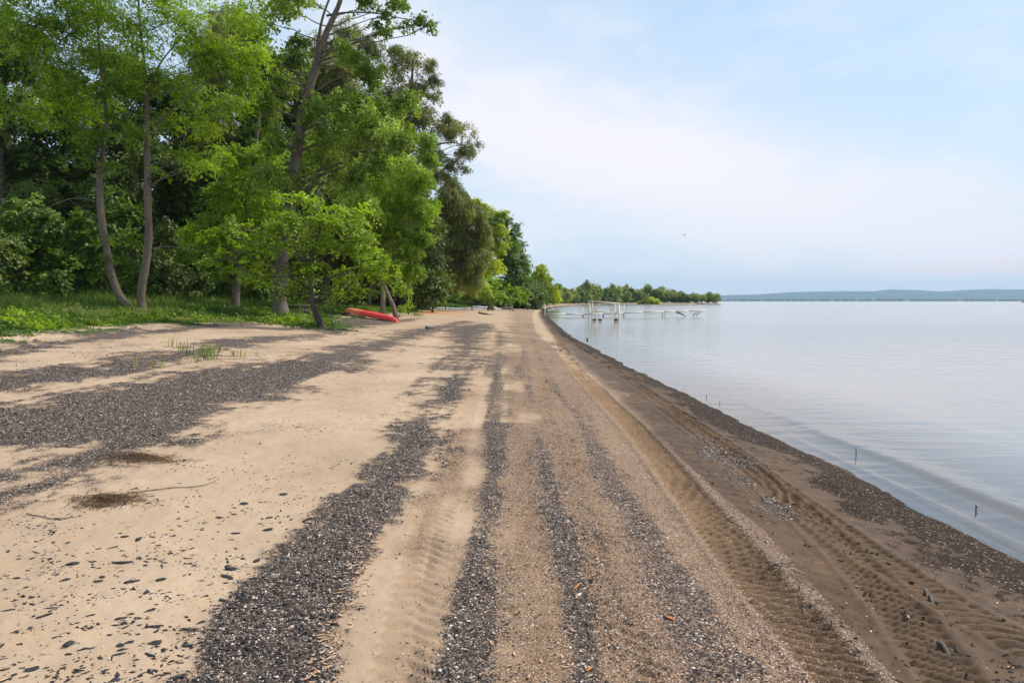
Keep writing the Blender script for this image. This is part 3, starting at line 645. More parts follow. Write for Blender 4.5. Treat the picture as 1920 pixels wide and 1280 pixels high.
tree('box_elder', 'small crooked dark stemmed tree on the grass corner left of the overturned kayak', 'tree', 31,
     [(607, 613, .15), (597, 598, .15), (588, 575, .12), (583, 540, .11), (583, 505, .10), (588, 470, .07), (600, 430, .04)],
     [(520, 430, 26), (560, 415, 24), (605, 410, 26), (645, 415, 26), (540, 460, 22), (600, 455, 26), (650, 465, 28), (690, 505, 20), (712, 520, 15), (735, 532, 10), (640, 515, 22), (560, 500, 20), (510, 462, 20), (620, 545, 16), (665, 540, 14), (690, 470, 18), (560, 540, 14), (600, 500, 18), (470, 445, 20), (450, 470, 15), (490, 495, 15), (540, 405, 18), (625, 390, 20), (585, 380, 18), (680, 440, 18), (715, 495, 15), (505, 520, 12), (530, 545, 10), (430, 425, 18, -1), (400, 435, 14, -1), (415, 470, 15, 0), (390, 488, 12, 0), (440, 505, 14, 0), (470, 420, 18, 0), (480, 520, 12, 0), (700, 450, 18, .5), (665, 400, 20, 1), (600, 350, 20, 1), (560, 370, 16, 1), (745, 520, 10, 0)],
     'maple', 'barkdark', zsq=.5, extra=[[(584, 500, .06), (610, 480, .045), (630, 455, .02)], [(584, 520, .05), (560, 480, .035), (545, 440, .02)], [(592, 570, .04), (620, 520, .03), (690, 512, .012)]], cover=1.1, gap=.52, depth=.5)
tree('young_sapling', 'thin bare lower stemmed sapling beside the crooked dark stem, on the dark debris', 'sapling', 30,
     [(628, 616, .035), (622, 600, .03), (618, 580, .025), (612, 555, .02), (610, 530, .015)], [(600, 548, 12), (625, 538, 13), (640, 556, 9), (606, 566, 8)], 'maple', 'barkdark', cover=.9, gap=.4, depth=.2)
tree('maple_tree', 'leafy tree with short dark trunk showing between the twin stems and the tallest trunk', 'tree', 46,
     [(442, 578, .30), (442, 550, .26), (447, 500, .22), (460, 410, .19), (468, 350, .16), (480, 270, .10), (490, 200, .06)],
     [(400, 425, 32), (440, 415, 30), (480, 400, 30), (385, 470, 28), (430, 470, 28), (470, 460, 28), (450, 515, 22), (410, 505, 20), (365, 435, 24), (350, 480, 18), (480, 520, 16), (420, 360, 34), (470, 340, 34), (500, 290, 28), (440, 300, 34), (505, 375, 22), (510, 430, 20)],
     'maple', 'bark', cover=1.3, gap=.42)
tree('poplar_tree', 'yellow green poplar with a tan trunk behind the overturned kayak', 'tree', 54,
     [(717, 578, .20), (718, 545, .19), (716, 500, .17), (708, 430, .14), (698, 350, .10), (700, 260, .05)],
     [(720, 395, 36), (760, 375, 34), (785, 340, 28), (740, 440, 34), (790, 400, 26), (765, 470, 28), (700, 330, 38), (805, 300, 18), (735, 500, 22), (775, 510, 20), (690, 380, 30), (680, 440, 28), (700, 480, 24), (745, 320, 34), (790, 450, 22), (760, 540, 12), (810, 380, 12), (800, 262, 16), (660, 400, 22)],
     'poplar', 'barkpale', cover=1.35, gap=.42, size=1.15, seed=91)
# make the poplar behind the kayak fresher than the cottonwood
# (its own leaf colour)
[c for c in TREES[-1].children if c.name.startswith('crown')][0].data.materials[0] = M['maple']
mbt = MB(); p0 = P(744, 589, 47); p0[2] = float(gheight(p0[0], p0[1])) - .1
pp = curve_pts([p0, P(738, 577, 47.3), P(731, 560, 47.6), P(726, 548, 47.8), P(723, 538, 48)]); mbt.tube(pp, np.linspace(.19, .10, len(pp)), 9, lump=.08)
mbt.tube(curve_pts([pp[8], pp[8] + [.2, 0, .4], pp[8] + [.3, 0, .9]]), np.linspace(.04, .015, 13), 5)
o = mbt.build('leaning_snag', M['bark'], None, True, p0); o.location = p0; tag(o, 'leaning grey dead tree trunk rising behind the red end of the kayak', 'tree trunk')
tree('willow_tree', 'tall thin topped willow with grey green and rusty leaves, sky showing through its right edge', 'tree', 74,
     [(752, 575, .5), (750, 500, .42), (748, 400, .38), (755, 300, .3), (768, 200, .18), (775, 110, .08)],
     [(760, 112, 24), (742, 95, 14), (800, 122, 18), (815, 150, 16), (822, 185, 16), (785, 165, 30), (795, 215, 28), (835, 245, 26), (868, 248, 22), (890, 268, 13), (872, 285, 18), (850, 308, 18), (840, 225, 18), (760, 240, 40), (800, 285, 34), (815, 330, 28), (735, 190, 40), (720, 280, 40), (846, 340, 15), (780, 350, 34), (875, 320, 9), (735, 130, 26), (690, 90, 30), (650, 60, 30), (600, 90, 30)],
     'greygreen', 'barkdark', cover=.95, gap=.55, size=1.3, extra=[[(756, 290, .16), (800, 275, .1), (850, 268, .06), (885, 280, .03)], [(762, 230, .12), (790, 180, .08), (815, 140, .03)]])
tree('willow_tree', 'broad weeping willow with stout brown trunk, olive drooping curtain of leaves near the beach bend', 'tree', 88,
     [(791, 570, .75), (790, 540, .62), (793, 490, .5), (800, 430, .35), (830, 390, .2)],
     [(800, 415, 32), (835, 400, 32), (868, 392, 28), (892, 405, 22), (820, 450, 34), (862, 440, 32), (895, 448, 24), (800, 490, 26), (840, 495, 30), (880, 490, 28), (905, 430, 15), (905, 480, 15), (800, 525, 14), (850, 530, 16), (885, 525, 20), (860, 365, 16), (785, 455, 26), (840, 360, 18)],
     'willow', 'bark', cover=1.9, gap=.36, size=1.6, zsq=1.0)
tree('maple_tree', 'bright green broadleaf tree with pointed top just right of the weeping willow', 'tree', 112,
     [(920, 572, .4), (920, 520, .35), (918, 440, .25), (915, 390, .1)],
     [(905, 390, 13), (925, 405, 18), (935, 430, 20), (912, 425, 20), (925, 460, 22), (905, 470, 18), (918, 500, 22), (900, 520, 18), (892, 380, 10), (945, 400, 8)], 'bright', 'barkdark', cover=1.7, gap=.38, size=1.8)
tree('maple_tree', 'dark green rounded broadleaf tree hanging over the right end of the tall wood', 'tree', 128,
     [(955, 572, .4), (955, 520, .35), (953, 460, .25), (952, 420, .1)],
     [(950, 415, 10), (958, 438, 14), (968, 425, 6), (970, 460, 13), (952, 465, 20), (965, 490, 16), (980, 480, 7), (985, 497, 8), (945, 495, 20), (970, 520, 18), (950, 530, 18), (985, 525, 12), (988, 508, 6)], 'deep', 'barkdark', cover=1.8, gap=.36, size=1.9)
tree('poplar_tree', 'conical yellow green tree standing last before the low far trees', 'tree', 160,
     [(1014, 572, .25), (1014, 550, .2), (1014, 520, .15), (1015, 500, .05)],
     [(1017, 499, 5), (1010, 503, 6), (1015, 510, 11), (1006, 522, 13), (1024, 523, 13), (1014, 537, 18), (998, 540, 12), (1032, 541, 12), (1012, 553, 18), (1032, 556, 14), (996, 558, 11), (1042, 560, 8)], 'bright', 'barkpale', cover=1.8, gap=.36, size=2.0)
# dense wood behind the front trees
BG = [(-110, 60, 62, -20, 'dark', 'tall dark tree at the left margin behind the feathery leaves'), (10, 55, 70, 60, 'dark', 'dark crowned tree behind the leftmost feathery foliage'), (120, 60, 65, 170, 'deep', 'mid green tree showing between the left margin and the curved trunk'),
      (235, 56, 70, 110, 'dark', 'dark tree directly behind the twin stems'), (345, 60, 60, 190, 'deep', 'shaded tree behind the branch gap right of the twin stems'),
      (420, 66, 70, 60, 'greygreen', 'rusty tinged tree high behind the upright twin stem'), (520, 60, 60, 120, 'deep', 'green tree behind the tallest trunk'), (610, 68, 62, 130, 'greygreen', 'olive tree filling the space right of the tallest trunk'), (690, 70, 58, 210, 'deep', 'green tree behind the kayak poplar crown')]
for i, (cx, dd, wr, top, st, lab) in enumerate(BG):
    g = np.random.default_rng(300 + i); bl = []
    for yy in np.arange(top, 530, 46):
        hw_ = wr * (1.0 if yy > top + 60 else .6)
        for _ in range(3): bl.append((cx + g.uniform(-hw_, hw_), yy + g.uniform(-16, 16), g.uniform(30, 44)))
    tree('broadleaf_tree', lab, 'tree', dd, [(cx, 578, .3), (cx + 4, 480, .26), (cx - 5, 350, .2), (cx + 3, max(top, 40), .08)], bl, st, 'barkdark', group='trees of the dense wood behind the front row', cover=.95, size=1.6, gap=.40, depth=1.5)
# a second, darker rank deep in the wood
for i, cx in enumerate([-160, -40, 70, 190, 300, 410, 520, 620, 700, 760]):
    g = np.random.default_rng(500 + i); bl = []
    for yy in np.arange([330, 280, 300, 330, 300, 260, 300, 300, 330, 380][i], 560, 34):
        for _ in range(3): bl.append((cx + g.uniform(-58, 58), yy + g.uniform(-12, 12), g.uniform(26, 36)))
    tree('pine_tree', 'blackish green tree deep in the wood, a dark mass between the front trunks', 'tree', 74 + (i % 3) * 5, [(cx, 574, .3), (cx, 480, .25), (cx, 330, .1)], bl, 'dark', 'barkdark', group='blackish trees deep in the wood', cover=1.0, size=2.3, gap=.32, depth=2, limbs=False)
for t_ in TREES:
    if t_.name == 'box_elder': [c for c in t_.children if c.name.startswith('crown')][0].data.materials[0] = M['locust']
# shrubs and undergrowth
SH = [(-60, 40, 'dark', [(-60, 470, 60), (-60, 530, 45)], 'dark leafy shrub cut by the left margin'),
      (40, 42, 'deep', [(20, 410, 36), (60, 395, 32), (95, 410, 30), (20, 470, 40), (75, 465, 40), (40, 525, 34), (95, 520, 30)], 'largest dark willowy shrub at the far left'),
      (145, 44, 'deep', [(140, 420, 28), (160, 450, 28), (130, 490, 32), (165, 500, 28), (150, 535, 22)], 'shrub of narrow leaves just left of the curved trunk'),
      (235, 46, 'deep', [(232, 400, 28), (236, 450, 28), (238, 500, 26), (235, 540, 18), (210, 360, 22)], 'shaded shrub seen between the twin stems'),
      (325, 50, 'dark', [(330, 520, 22), (310, 490, 24), (345, 470, 24), (320, 430, 28), (300, 545, 12), (360, 540, 14), (375, 520, 18)], 'low dark shrub right of the twin stems'),
      (400, 55, 'deep', [(395, 545, 16), (420, 530, 16), (370, 548, 12)], 'undergrowth bush by the short dark trunk'),
      (490, 56, 'deep', [(480, 535, 18), (500, 515, 22), (495, 548, 14), (470, 552, 10)], 'undergrowth bush left of the tallest trunk'),
      (565, 46, 'deep', [(560, 548, 14), (570, 530, 14)], 'bush just behind the weathered bench'),
      (650, 52, 'deep', [(640, 555, 12), (665, 550, 14), (690, 545, 16), (650, 540, 16), (620, 560, 10)], 'bush behind the raised end of the kayak'),
      (766, 62, 'maple', [(762, 572, 7), (772, 566, 8), (756, 577, 5)], 'small bright bush right of the kayak and leaning trunk'),
      (770, 75, 'deep', [(765, 545, 14), (755, 530, 16), (775, 525, 16)], 'dark bush left of the stout willow trunk'),
      (835, 98, 'maple', [(820, 550, 12), (840, 545, 14), (860, 550, 12)], 'green bush under the weeping willow'),
      (885, 100, 'maple', [(880, 550, 14), (895, 540, 16), (870, 558, 9)], 'green bush at the right skirt of the willow'),
      (915, 104, 'maple', [(912, 545, 13), (925, 532, 13), (930, 552, 14), (915, 560, 9)], 'bright bush behind the pale upturned boat'),
      (962, 112, 'maple', [(950, 548, 10), (963, 545, 10), (970, 556, 9), (955, 562, 7)], 'round bright bush behind the dark upturned boat'),
      (990, 135, 'deep', [(980, 557, 8), (986, 548, 7), (982, 563, 6)], 'dark bush left of the conical yellow green tree'),
      (1042, 190, 'bright', [(1041, 561, 4), (1041, 566, 3)], 'tiny lime bush right of the conical tree')]
for cx, dd, st, bl, lab in SH:
    by = max(b[1] + b[2] * .6 for b in bl)
    tree('leafy_shrub', lab, 'shrub', dd, [(cx, by, .06), (cx, by - 20, .05), (cx + 3, by - 45 if by - 45 > 0 else by - 30, .02)], bl, st, 'barkdark', group='shrubs along the foot of the wood', cover=1.15, size=1.0 + dd / 90, gap=.38, limbs=dd < 60, depth=.7)
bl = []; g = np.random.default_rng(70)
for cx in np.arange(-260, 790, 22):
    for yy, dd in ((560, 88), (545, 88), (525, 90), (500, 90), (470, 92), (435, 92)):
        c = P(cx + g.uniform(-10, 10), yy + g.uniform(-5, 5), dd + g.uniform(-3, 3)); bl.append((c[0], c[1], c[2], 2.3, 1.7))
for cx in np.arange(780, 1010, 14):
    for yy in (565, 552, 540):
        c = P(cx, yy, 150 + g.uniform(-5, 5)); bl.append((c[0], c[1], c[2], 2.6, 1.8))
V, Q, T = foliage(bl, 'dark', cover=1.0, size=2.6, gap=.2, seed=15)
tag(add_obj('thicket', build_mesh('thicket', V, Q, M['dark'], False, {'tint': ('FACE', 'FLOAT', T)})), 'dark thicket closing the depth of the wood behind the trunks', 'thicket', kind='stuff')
# far shore of the bay: one by one
far_list = []
g = np.random.default_rng(77)
outl = [(1030, 536), (1045, 532), (1062, 538), (1075, 541), (1088, 538), (1100, 524), (1112, 533), (1125, 536), (1136, 539), (1148, 533), (1160, 537), (1172, 534), (1184, 538), (1196, 541), (1207, 541), (1216, 533), (1228, 540), (1240, 536), (1252, 544), (1262, 544), (1276, 546), (1290, 552), (1303, 549), (1316, 552), (1330, 547), (1344, 551)]
for i, (cx, top) in enumerate(outl):
    dd = np.interp(cx, [1030, 1100, 1200, 1350], [330, 430, 488, 487]); h = 566 - top; bl = []
    tall = i in (5, 15, 17); w = 9 if cx < 1280 else 7
    nb = 7
    for j in range(nb):
        f = j / (nb - 1); yy = top + 4 + f * (h - 9)
        bl.append((cx + g.uniform(-1, 1) * w * (.3 + .6 * f) * (.5 if tall and f < .5 else 1), yy, g.uniform(4.5, 7) * (.75 if f < .2 else 1)))
    lab = 'taller round headed tree standing up out of the far bay shore line' if i == 5 else ('thin separate tree near the tip of the far point' if cx > 1280 else 'middling green tree in the line behind the far side of the bay')
    tree('shore_tree', lab, 'tree', float(dd), [(cx, 568.5, .25), (cx, 560, .2), (cx, top + 6, .08)], bl, 'far' if i % 4 else 'deep', 'bark', group='trees on the far side of the bay' if cx <= 1280 and i != 5 else ('thin trees at the tip of the point' if cx > 1280 else None), cover=1.5, size=3.2 if cx < 1280 else 2.6, gap=.3, depth=3, limbs=False, zsq=.9)
for (cx, w, yy) in [(1213, 7, 561), (1222, 6, 563), (1230, 5, 565), (1202, 5, 566)]:
    tree('lime_bush', 'lime yellow bushes low on the far point, left of the beached boats' , 'bush', 440., [(cx, 569, .1), (cx, 566, .08), (cx, 563, .04)], [(cx, yy, w), (cx - w * .6, yy + 3, w * .6), (cx + w * .6, yy + 3, w * .6)], 'bright', 'bark', group='lime yellow bushes on the far point', cover=1.8, size=3, gap=.3, depth=1, limbs=False)
# a background fill of wood behind the bay shore, one mass
bl = []
for cx in np.arange(1020, 1285, 6.5):
    dd = float(np.interp(cx, [1030, 1100, 1200, 1285], [380, 455, 500, 500])); top = np.interp(cx, [a for a, b in outl], [b for a, b in outl]) + 7
    for yy in np.arange(top + 4, 565, 7):
        c = P(cx + g.uniform(-3, 3), yy, dd + g.uniform(-4, 8)); bl.append((c[0], c[1], c[2], 3.4, 2.4))
V, Q, T = foliage(bl, 'far', cover=1.0, size=3.6, gap=.25, seed=5)
tag(add_obj('bay_wood', build_mesh('bay_wood', V, Q, M['far'], False, {'tint': ('FACE', 'FLOAT', T)})), 'low green wood massed behind the far side of the bay', 'wood', kind='stuff')

# ------------------------------------------------------------------ grass
def blades(x, y, h, w, lean=.35, seed=1):
    g = np.random.default_rng(seed); n = len(x); z = gheight(x, y) - .01
    az_ = g.uniform(0, 2 * np.pi, n); dx_ = np.cos(az_); dy_ = np.sin(az_); ln = h * lean * g.uniform(.2, 1.6, n)
    la = g.uniform(0, 2 * np.pi, n); lx, ly = np.cos(la) * ln, np.sin(la) * ln
    b0 = np.stack([x - dx_ * w / 2, y - dy_ * w / 2, z], -1); b1 = np.stack([x + dx_ * w / 2, y + dy_ * w / 2, z], -1)
    m0 = np.stack([x - dx_ * w * .4 + lx * .35, y - dy_ * w * .4 + ly * .35, z + h * .6], -1); m1 = m0 + np.stack([dx_ * w * .8, dy_ * w * .8, 0 * z], -1)
    t = np.stack([x + lx, y + ly, z + h * g.uniform(.85, 1, n)], -1)
    V = np.stack([b0, b1, m1, m0, t], 1).reshape(-1, 3); i = np.arange(n)[:, None] * 5
    T_ = np.vstack([i + np.array([[0, 1, 2]]), i + np.array([[0, 2, 3]]), i + np.array([[3, 2, 4]])])
    tn = np.clip(.45 + (fbm(x * .5, y * .5, 3) - .5) * 1.9 + g.normal(size=n) * .15, 0, 1); return V, T_, np.tile(tn, 3)
N = 520000
ly_ = np.exp(rng.uniform(math.log(14), math.log(130), N)); lx_ = rng.uniform(-.84, .1, N) * (ly_ + 2)
s_ = poly_sdf(lx_, ly_, grassE); k = s_ > (-.2 + (fbm(lx_ * 1.2, ly_ * 1.2, 3) - .5) * 3.4 + rng.exponential(.25, N) * 0)
clump = fbm(lx_ * 1.2, ly_ * 1.2, 3)
k &= (rng.random(N) < np.clip((clump - .28) * 4, .15, 1)); lx_, ly_, s_, clump = lx_[k], ly_[k], s_[k], clump[k]
hgt = (.10 + .5 * ss(s_, 0.0, 2.5) * clump + .75 * ss(s_, 4, 11) * clump + .1 * ss(s_, 2, 6)) * rng.uniform(.6, 1.25, len(lx_)) * (1 + .25 * (ly_ > 50))
V, T3, tn = blades(lx_, ly_, hgt, .022 + ly_ * .0009)
tag(add_obj('grass', build_mesh('grass', V, T3, M['grass'], False, {'tint': ('FACE', 'FLOAT', tn)})), 'lush green grass along the edge of the wood', 'grass', kind='stuff')
g = np.random.default_rng(44); n0 = 900; ay = np.exp(g.uniform(math.log(18), math.log(70), n0)); ax2 = g.uniform(-.84, -.05, n0) * (ay + 2)
sg_ = poly_sdf(ax2, ay, grassE); kk = (sg_ > -.1) & (g.random(n0) < np.exp(-sg_ / 5) + .25); ax2, ay, sg_ = ax2[kk], ay[kk], sg_[kk]; az2 = gheight(ax2, ay)
for nm, sl, st_, lab in (('ground_cover', slice(0, None, 2), 'maple', 'leafy green weeds among the grass'), ('low_weeds', slice(1, None, 2), 'deep', 'darker leafy weeds among the grass')):
    bl = [(a, b, c + .05, .25 + .45 * g.random() * min(1, .3 + e / 3), .12 + .35 * g.random() * min(1, .2 + e / 4)) for a, b, c, e in zip(ax2[sl], ay[sl], az2[sl], sg_[sl])]
    V, Q, T = foliage(bl, st_, cover=.9, size=.75, gap=.3, seed=9)
    tag(add_obj(nm, build_mesh(nm, V, Q, M[st_], False, {'tint': ('FACE', 'FLOAT', T)})), lab, 'weeds', kind='stuff')
# tall blades round the box elder's foot
# sprouts on the sand: each tuft is a thing
tuft_px = [(255, 690, 30, 9), (283, 690, 24, 7), (300, 690, 24, 8), (325, 650, 30, 8), (339, 658, 24, 6), (354, 668, 38, 9), (363, 680, 30, 8), (378, 662, 22, 12), (392, 674, 46, 26), (398, 668, 30, 12), (413, 660, 20, 7), (438, 668, 16, 8), (454, 670, 20, 8), (478, 668, 16, 6), (486, 667, 14, 5)]
for i, (px, py, hp, nb) in enumerate(tuft_px):
    x, y, z = hit(px, py); d = y; h = hp * d / F
    g = np.random.default_rng(i); xx = x + g.normal(size=nb) * .05 * (2 if nb > 20 else 1); yy = y + g.normal(size=nb) * .05
    V, T3, tn = blades(xx, yy, h * g.uniform(.55, 1.1, nb), np.full(nb, .018), .3, i)
    org = np.array([x, y, float(gheight(x, y))])
    o = add_obj('grass_tuft', build_mesh('grass_tuft', V - org, T3, M['grass'], False, {'tint': ('FACE', 'FLOAT', np.clip(tn + .25, 0, 1))})); o.location = org
    lab = 'thickest and tallest tuft of green grass sprouting from the sand' if i == 8 else 'thin sprout of green grass standing in the sand above the broad dark band'
    tag(o, lab, 'grass tuft', None if i == 8 else 'thin grass sprouts on the sand')
# weeds between grass and road, right of the kayak
for i, (px, py, hp, r) in enumerate([(782, 592, 10, .35), (770, 583, 9, .4), (60, 585, 45, .5), (95, 575, 40, .4), (745, 594, 6, .2)]):
    x, y, z = hit(px, py); g = np.random.default_rng(i + 40); nb = 40
    V, T3, tn = blades(x + g.normal(size=nb) * r, y + g.normal(size=nb) * r, hp * y / F * g.uniform(.5, 1.1, nb), np.full(nb, .05), .3, i)
    org = np.array([x, y, float(gheight(x, y))]); o = add_obj('weed_clump', build_mesh('weed_clump', V - org, T3, M['grass'], False, {'tint': ('FACE', 'FLOAT', tn)})); o.location = org
    tag(o, ['green weed clump on the red brown sand right of the kayak', 'weed clump at the foot of the small bright bush', 'tall weeds at the left edge of the grass', 'tall weeds left of the curved trunk', 'low weed right beside the red kayak tip'][i], 'weed clump')

# ------------------------------------------------------------------ pebbles, flakes, litter
def pebble_mesh(x, y, z, sx, sy, sz, rot, seed):
    g = np.random.default_rng(seed); n = len(x)
    base = np.array([[1, 0, 0], [0, 1, 0], [-1, 0, 0], [0, -1, 0], [0, 0, 1], [0, 0, -1]], float)
    v = base[None] * (1 + g.uniform(-.3, .3, (n, 6, 1))); v = v + g.normal(size=(n, 6, 3)) * .12
    v = v * np.stack([sx, sy, sz], -1)[:, None]
    c, s = np.cos(rot), np.sin(rot); vx = v[..., 0] * c[:, None] - v[..., 1] * s[:, None]; vy = v[..., 0] * s[:, None] + v[..., 1] * c[:, None]
    tl = g.normal(size=(n, 2)) * .25
    vz = v[..., 2] + vx * tl[:, :1] + vy * tl[:, 1:]
    V = np.stack([vx + x[:, None], vy + y[:, None], vz + z[:, None]], -1).reshape(-1, 3)
    f = np.array([[0, 1, 4], [1, 2, 4], [2, 3, 4], [3, 0, 4], [1, 0, 5], [2, 1, 5], [3, 2, 5], [0, 3, 5]])
    return V, (np.arange(n)[:, None, None] * 6 + f[None]).reshape(-1, 3)
def pebble_mat():
    m, nt, b, out = new_mat('gravel_stones'); at = nt.n.new('ShaderNodeAttribute'); at.attribute_name = 'tone'
    c = nt.ramp(at.outputs['Fac'], [(0, (.024, .022, .022)), (.38, (.058, .051, .048)), (.62, (.11, .08, .065)), (.75, (.20, .145, .115)), (.85, (.36, .26, .20)), (.91, (.44, .35, .30)), (.965, (.70, .66, .63))], 'CONSTANT')
    nt.link(c, b.inputs['Base Color']); b.inputs['Roughness'].default_value = .8; b.inputs['Specular IOR Level'].default_value = .15; return m
PM = pebble_mat()
N = 520000
yy = np.exp(rng.uniform(math.log(2.2 + 2), math.log(17 + 2), N)) - 2; xx = rng.uniform(-.80, .80, N) * (yy + 2) 
s_ = poly_sdf(xx, yy, shore); k = (s_ > .05); xx, yy, s_ = xx[k], yy[k], s_[k]
mk = masks(xx, yy, s_, heights=False)
pr = np.maximum(np.maximum(mk['D'] ** 1.8 * .95, mk['peb'] * .20 * (mk['grass'] < .3)), mk['wrack'] * .16) * (1 - .9 * np.clip(mk['tr'] * 1.6, 0, 1)) + .012
k = rng.random(len(xx)) < pr * (mk['grass'] < .5); xx, yy = xx[k], yy[k]; D1 = mk['D'][k]; wetk = mk['wrack'][k]
n = len(xx); sz = np.clip(rng.lognormal(math.log(.0046), .42, n) * np.where(D1 > .8, 1.0, .72), .002, .02) * (1 + np.clip(yy - 5, 0, 12) * .06)
V, T3 = pebble_mesh(xx, yy, gheight(xx, yy) + sz * .12, sz * rng.uniform(.8, 1.7, n), sz, sz * rng.uniform(.3, .7, n), rng.uniform(0, 6.3, n), 3)
tone = rng.random(n); light = rng.random(n) < (1 - D1) * .55; tone = np.where(light, .55 + tone * .45, tone); tone = np.where(wetk > .3, tone * np.where(tone > .93, 1, .72), tone)
tag(add_obj('gravel', build_mesh('gravel', V, T3, PM, False, {'tone': ('FACE', 'FLOAT', np.repeat(tone, 8))})), 'black and grey gravel with white shell bits in bands along the beach', 'gravel', kind='stuff')
# flat black flakes
def flake_mesh(seed, mat):
    g = np.random.default_rng(seed); n = g.integers(4, 8); a = np.sort(g.uniform(0, 2 * np.pi, n)) ; a = np.linspace(0, 2 * np.pi, n, endpoint=False) + g.uniform(-.3, .3, n)
    r = g.uniform(.45, 1.2, n); el_ = g.uniform(.3, .75); x = np.cos(a) * r; y = np.sin(a) * r * el_
    top = np.stack([x * .85, y * .85, np.full(n, .16) + g.normal(size=n) * .03], -1); bot = np.stack([x, y, np.full(n, -.08)], -1); mid_ = np.stack([x * 1.02, y * 1.02, np.full(n, .08)], -1)
    V = np.vstack([bot, mid_, top, [[0, 0, .19]]]); j = np.arange(n); k = (j + 1) % n
    q = np.vstack([np.stack([j, k, n + k, n + j], -1), np.stack([n + j, n + k, 2 * n + k, 2 * n + j], -1)]); t = np.stack([2 * n + j, 2 * n + k, np.full(n, 3 * n)], -1)
    return build_mesh('flake', V, [q, t], mat)
FM = [flake_mesh(i, M['flake']) for i in range(9)] + [flake_mesh(20 + i, M['flake2']) for i in range(3)]
def scatter_px(region, n, g):     # random points in a pixel polygon put on the beach
    region = np.array(region, float); lo, hi = region.min(0), region.max(0); out = []
    while len(out) < n:
        p = g.uniform(lo, hi, (n * 2, 2)); k = poly_sdf(p[:, 0], p[:, 1], region) > 0; out += list(p[k])
    return np.array(out[:n])
g = np.random.default_rng(5)
reg = [(-40, 1000), (120, 960), (330, 900), (560, 860), (640, 900), (560, 1020), (440, 1150), (350, 1280), (0, 1290), (-40, 1290)]
hand = [(125, 1085, 13), (247, 1093, 15), (187, 1090, 10), (57, 1118, 8), (81, 1158, 14), (281, 1147, 13), (287, 1180, 15), (225, 1215, 12), (242, 1211, 13), (289, 1212, 15), (222, 1232, 12), (280, 1231, 13), (352, 1187, 11), (378, 1168, 10), (394, 1185, 9), (350, 1212, 13), (132, 1210, 15), (56, 1257, 17), (148, 1259, 12), (103, 1272, 10), (168, 1157, 9), (225, 1162, 10), (25, 1268, 7), (140, 1055, 17), (170, 1052, 9), (190, 1082, 8), (228, 1055, 20), (300, 1090, 12), (275, 1113, 10), (425, 1085, 15), (437, 1070, 17), (470, 1088, 12), (450, 1125, 13), (420, 1130, 14), (333, 1275, 15), (215, 1275, 12), (232, 1005, 10), (260, 1010, 12), (210, 1025, 10), (285, 1005, 8), (505, 970, 11), (415, 970, 10), (455, 945, 12), (500, 995, 13), (440, 1000, 13), (530, 930, 11), (480, 1053, 11), (320, 1040, 9), (385, 1117, 7), (30, 1080, 10), (10, 1145, 10)]
cand = scatter_px(reg, 1400, g); cw = vn2(cand[:, 0] / 60., cand[:, 1] / 28.) + .6 * vn2(cand[:, 0] / 17., cand[:, 1] / 9.); cand = cand[np.argsort(-cw)[:420]]; g.shuffle(cand); items = [(p[0], p[1], s) for p in [] for s in []] + list(hand) + [(p[0], p[1], (2 + 5.5 * g.random() ** 2) * (.55 + (p[1] - 860) / 600)) for p in cand[:190]]
for i, (px, py, sp) in enumerate(items):
    x, y, z = hit(px, py); zg = float(gheight(x, y)); big = i < len(hand)
    o = add_obj('slate_flake', FM[g.integers(0, 9)] if g.random() < .85 or big else FM[9 + g.integers(0, 3)])
    o.location = (x, y, zg + .001); r = sp * 1.12 * math.hypot(y, 1.6) / F * .82
    o.scale = (r, r, r * g.uniform(.5, .9)); o.rotation_euler = (g.normal() * .12, g.normal() * .12, g.uniform(-.5, .9) if g.random() < .8 else g.uniform(0, 6))
    tag(o, 'palm sized flat black flake lying on the pale sand, lower left' if sp > 11 else ('small flat dark flake on the pale sand, lower left'), 'flake', 'larger black flakes on the pale sand' if sp > 11 else 'small dark flakes on the pale sand')
# the countless smaller bits, as one mass
V_, F_ = [], []; off_ = 0
def bits(px_reg, n, smin, smax, seed):
    g = np.random.default_rng(seed); p = scatter_px(px_reg, n * 3, g); q = vn2(p[:, 0] / 50., p[:, 1] / 20.) + .7 * g.random(len(p)); p = p[np.argsort(-q)[:n]]
    xy = np.array([hit(a, b)[:2] for a, b in p]); return xy
regs = [([(-20, 960), (300, 880), (560, 760), (700, 680), (790, 640), (820, 660), (800, 740), (700, 840), (600, 960), (450, 1130), (330, 1290), (-20, 1290)], 2300, .003, .016), ([(-20, 650), (300, 630), (560, 640), (560, 660), (300, 690), (-20, 750)], 500, .01, .03),
        ([(1320, 800), (1500, 930), (1920, 1180), (1920, 1290), (1650, 1290), (1400, 1040), (1250, 850)], 380, .006, .022)]
xs, ys, sz_ = [], [], []
for i, (rg, n, a, b) in enumerate(regs):
    xy = bits(rg, n, a, b, i + 60); xs.append(xy[:, 0]); ys.append(xy[:, 1]); gg = np.random.default_rng(i); sz_.append(a + (b - a) * gg.random(n) ** 2.5)
xs = np.concatenate(xs); ys = np.concatenate(ys); sz_ = np.concatenate(sz_); n = len(xs)
V, T3 = pebble_mesh(xs, ys, gheight(xs, ys) + .001, sz_ * rng.uniform(1, 2, n), sz_ * .7, sz_ * .22, rng.normal(.2, 1.0, n), 8)
tag(add_obj('bark_litter', build_mesh('bark_litter', V, T3, M['flake'])), 'thin dark crumbs of bark and slate sprinkled over the sand', 'litter', kind='stuff')
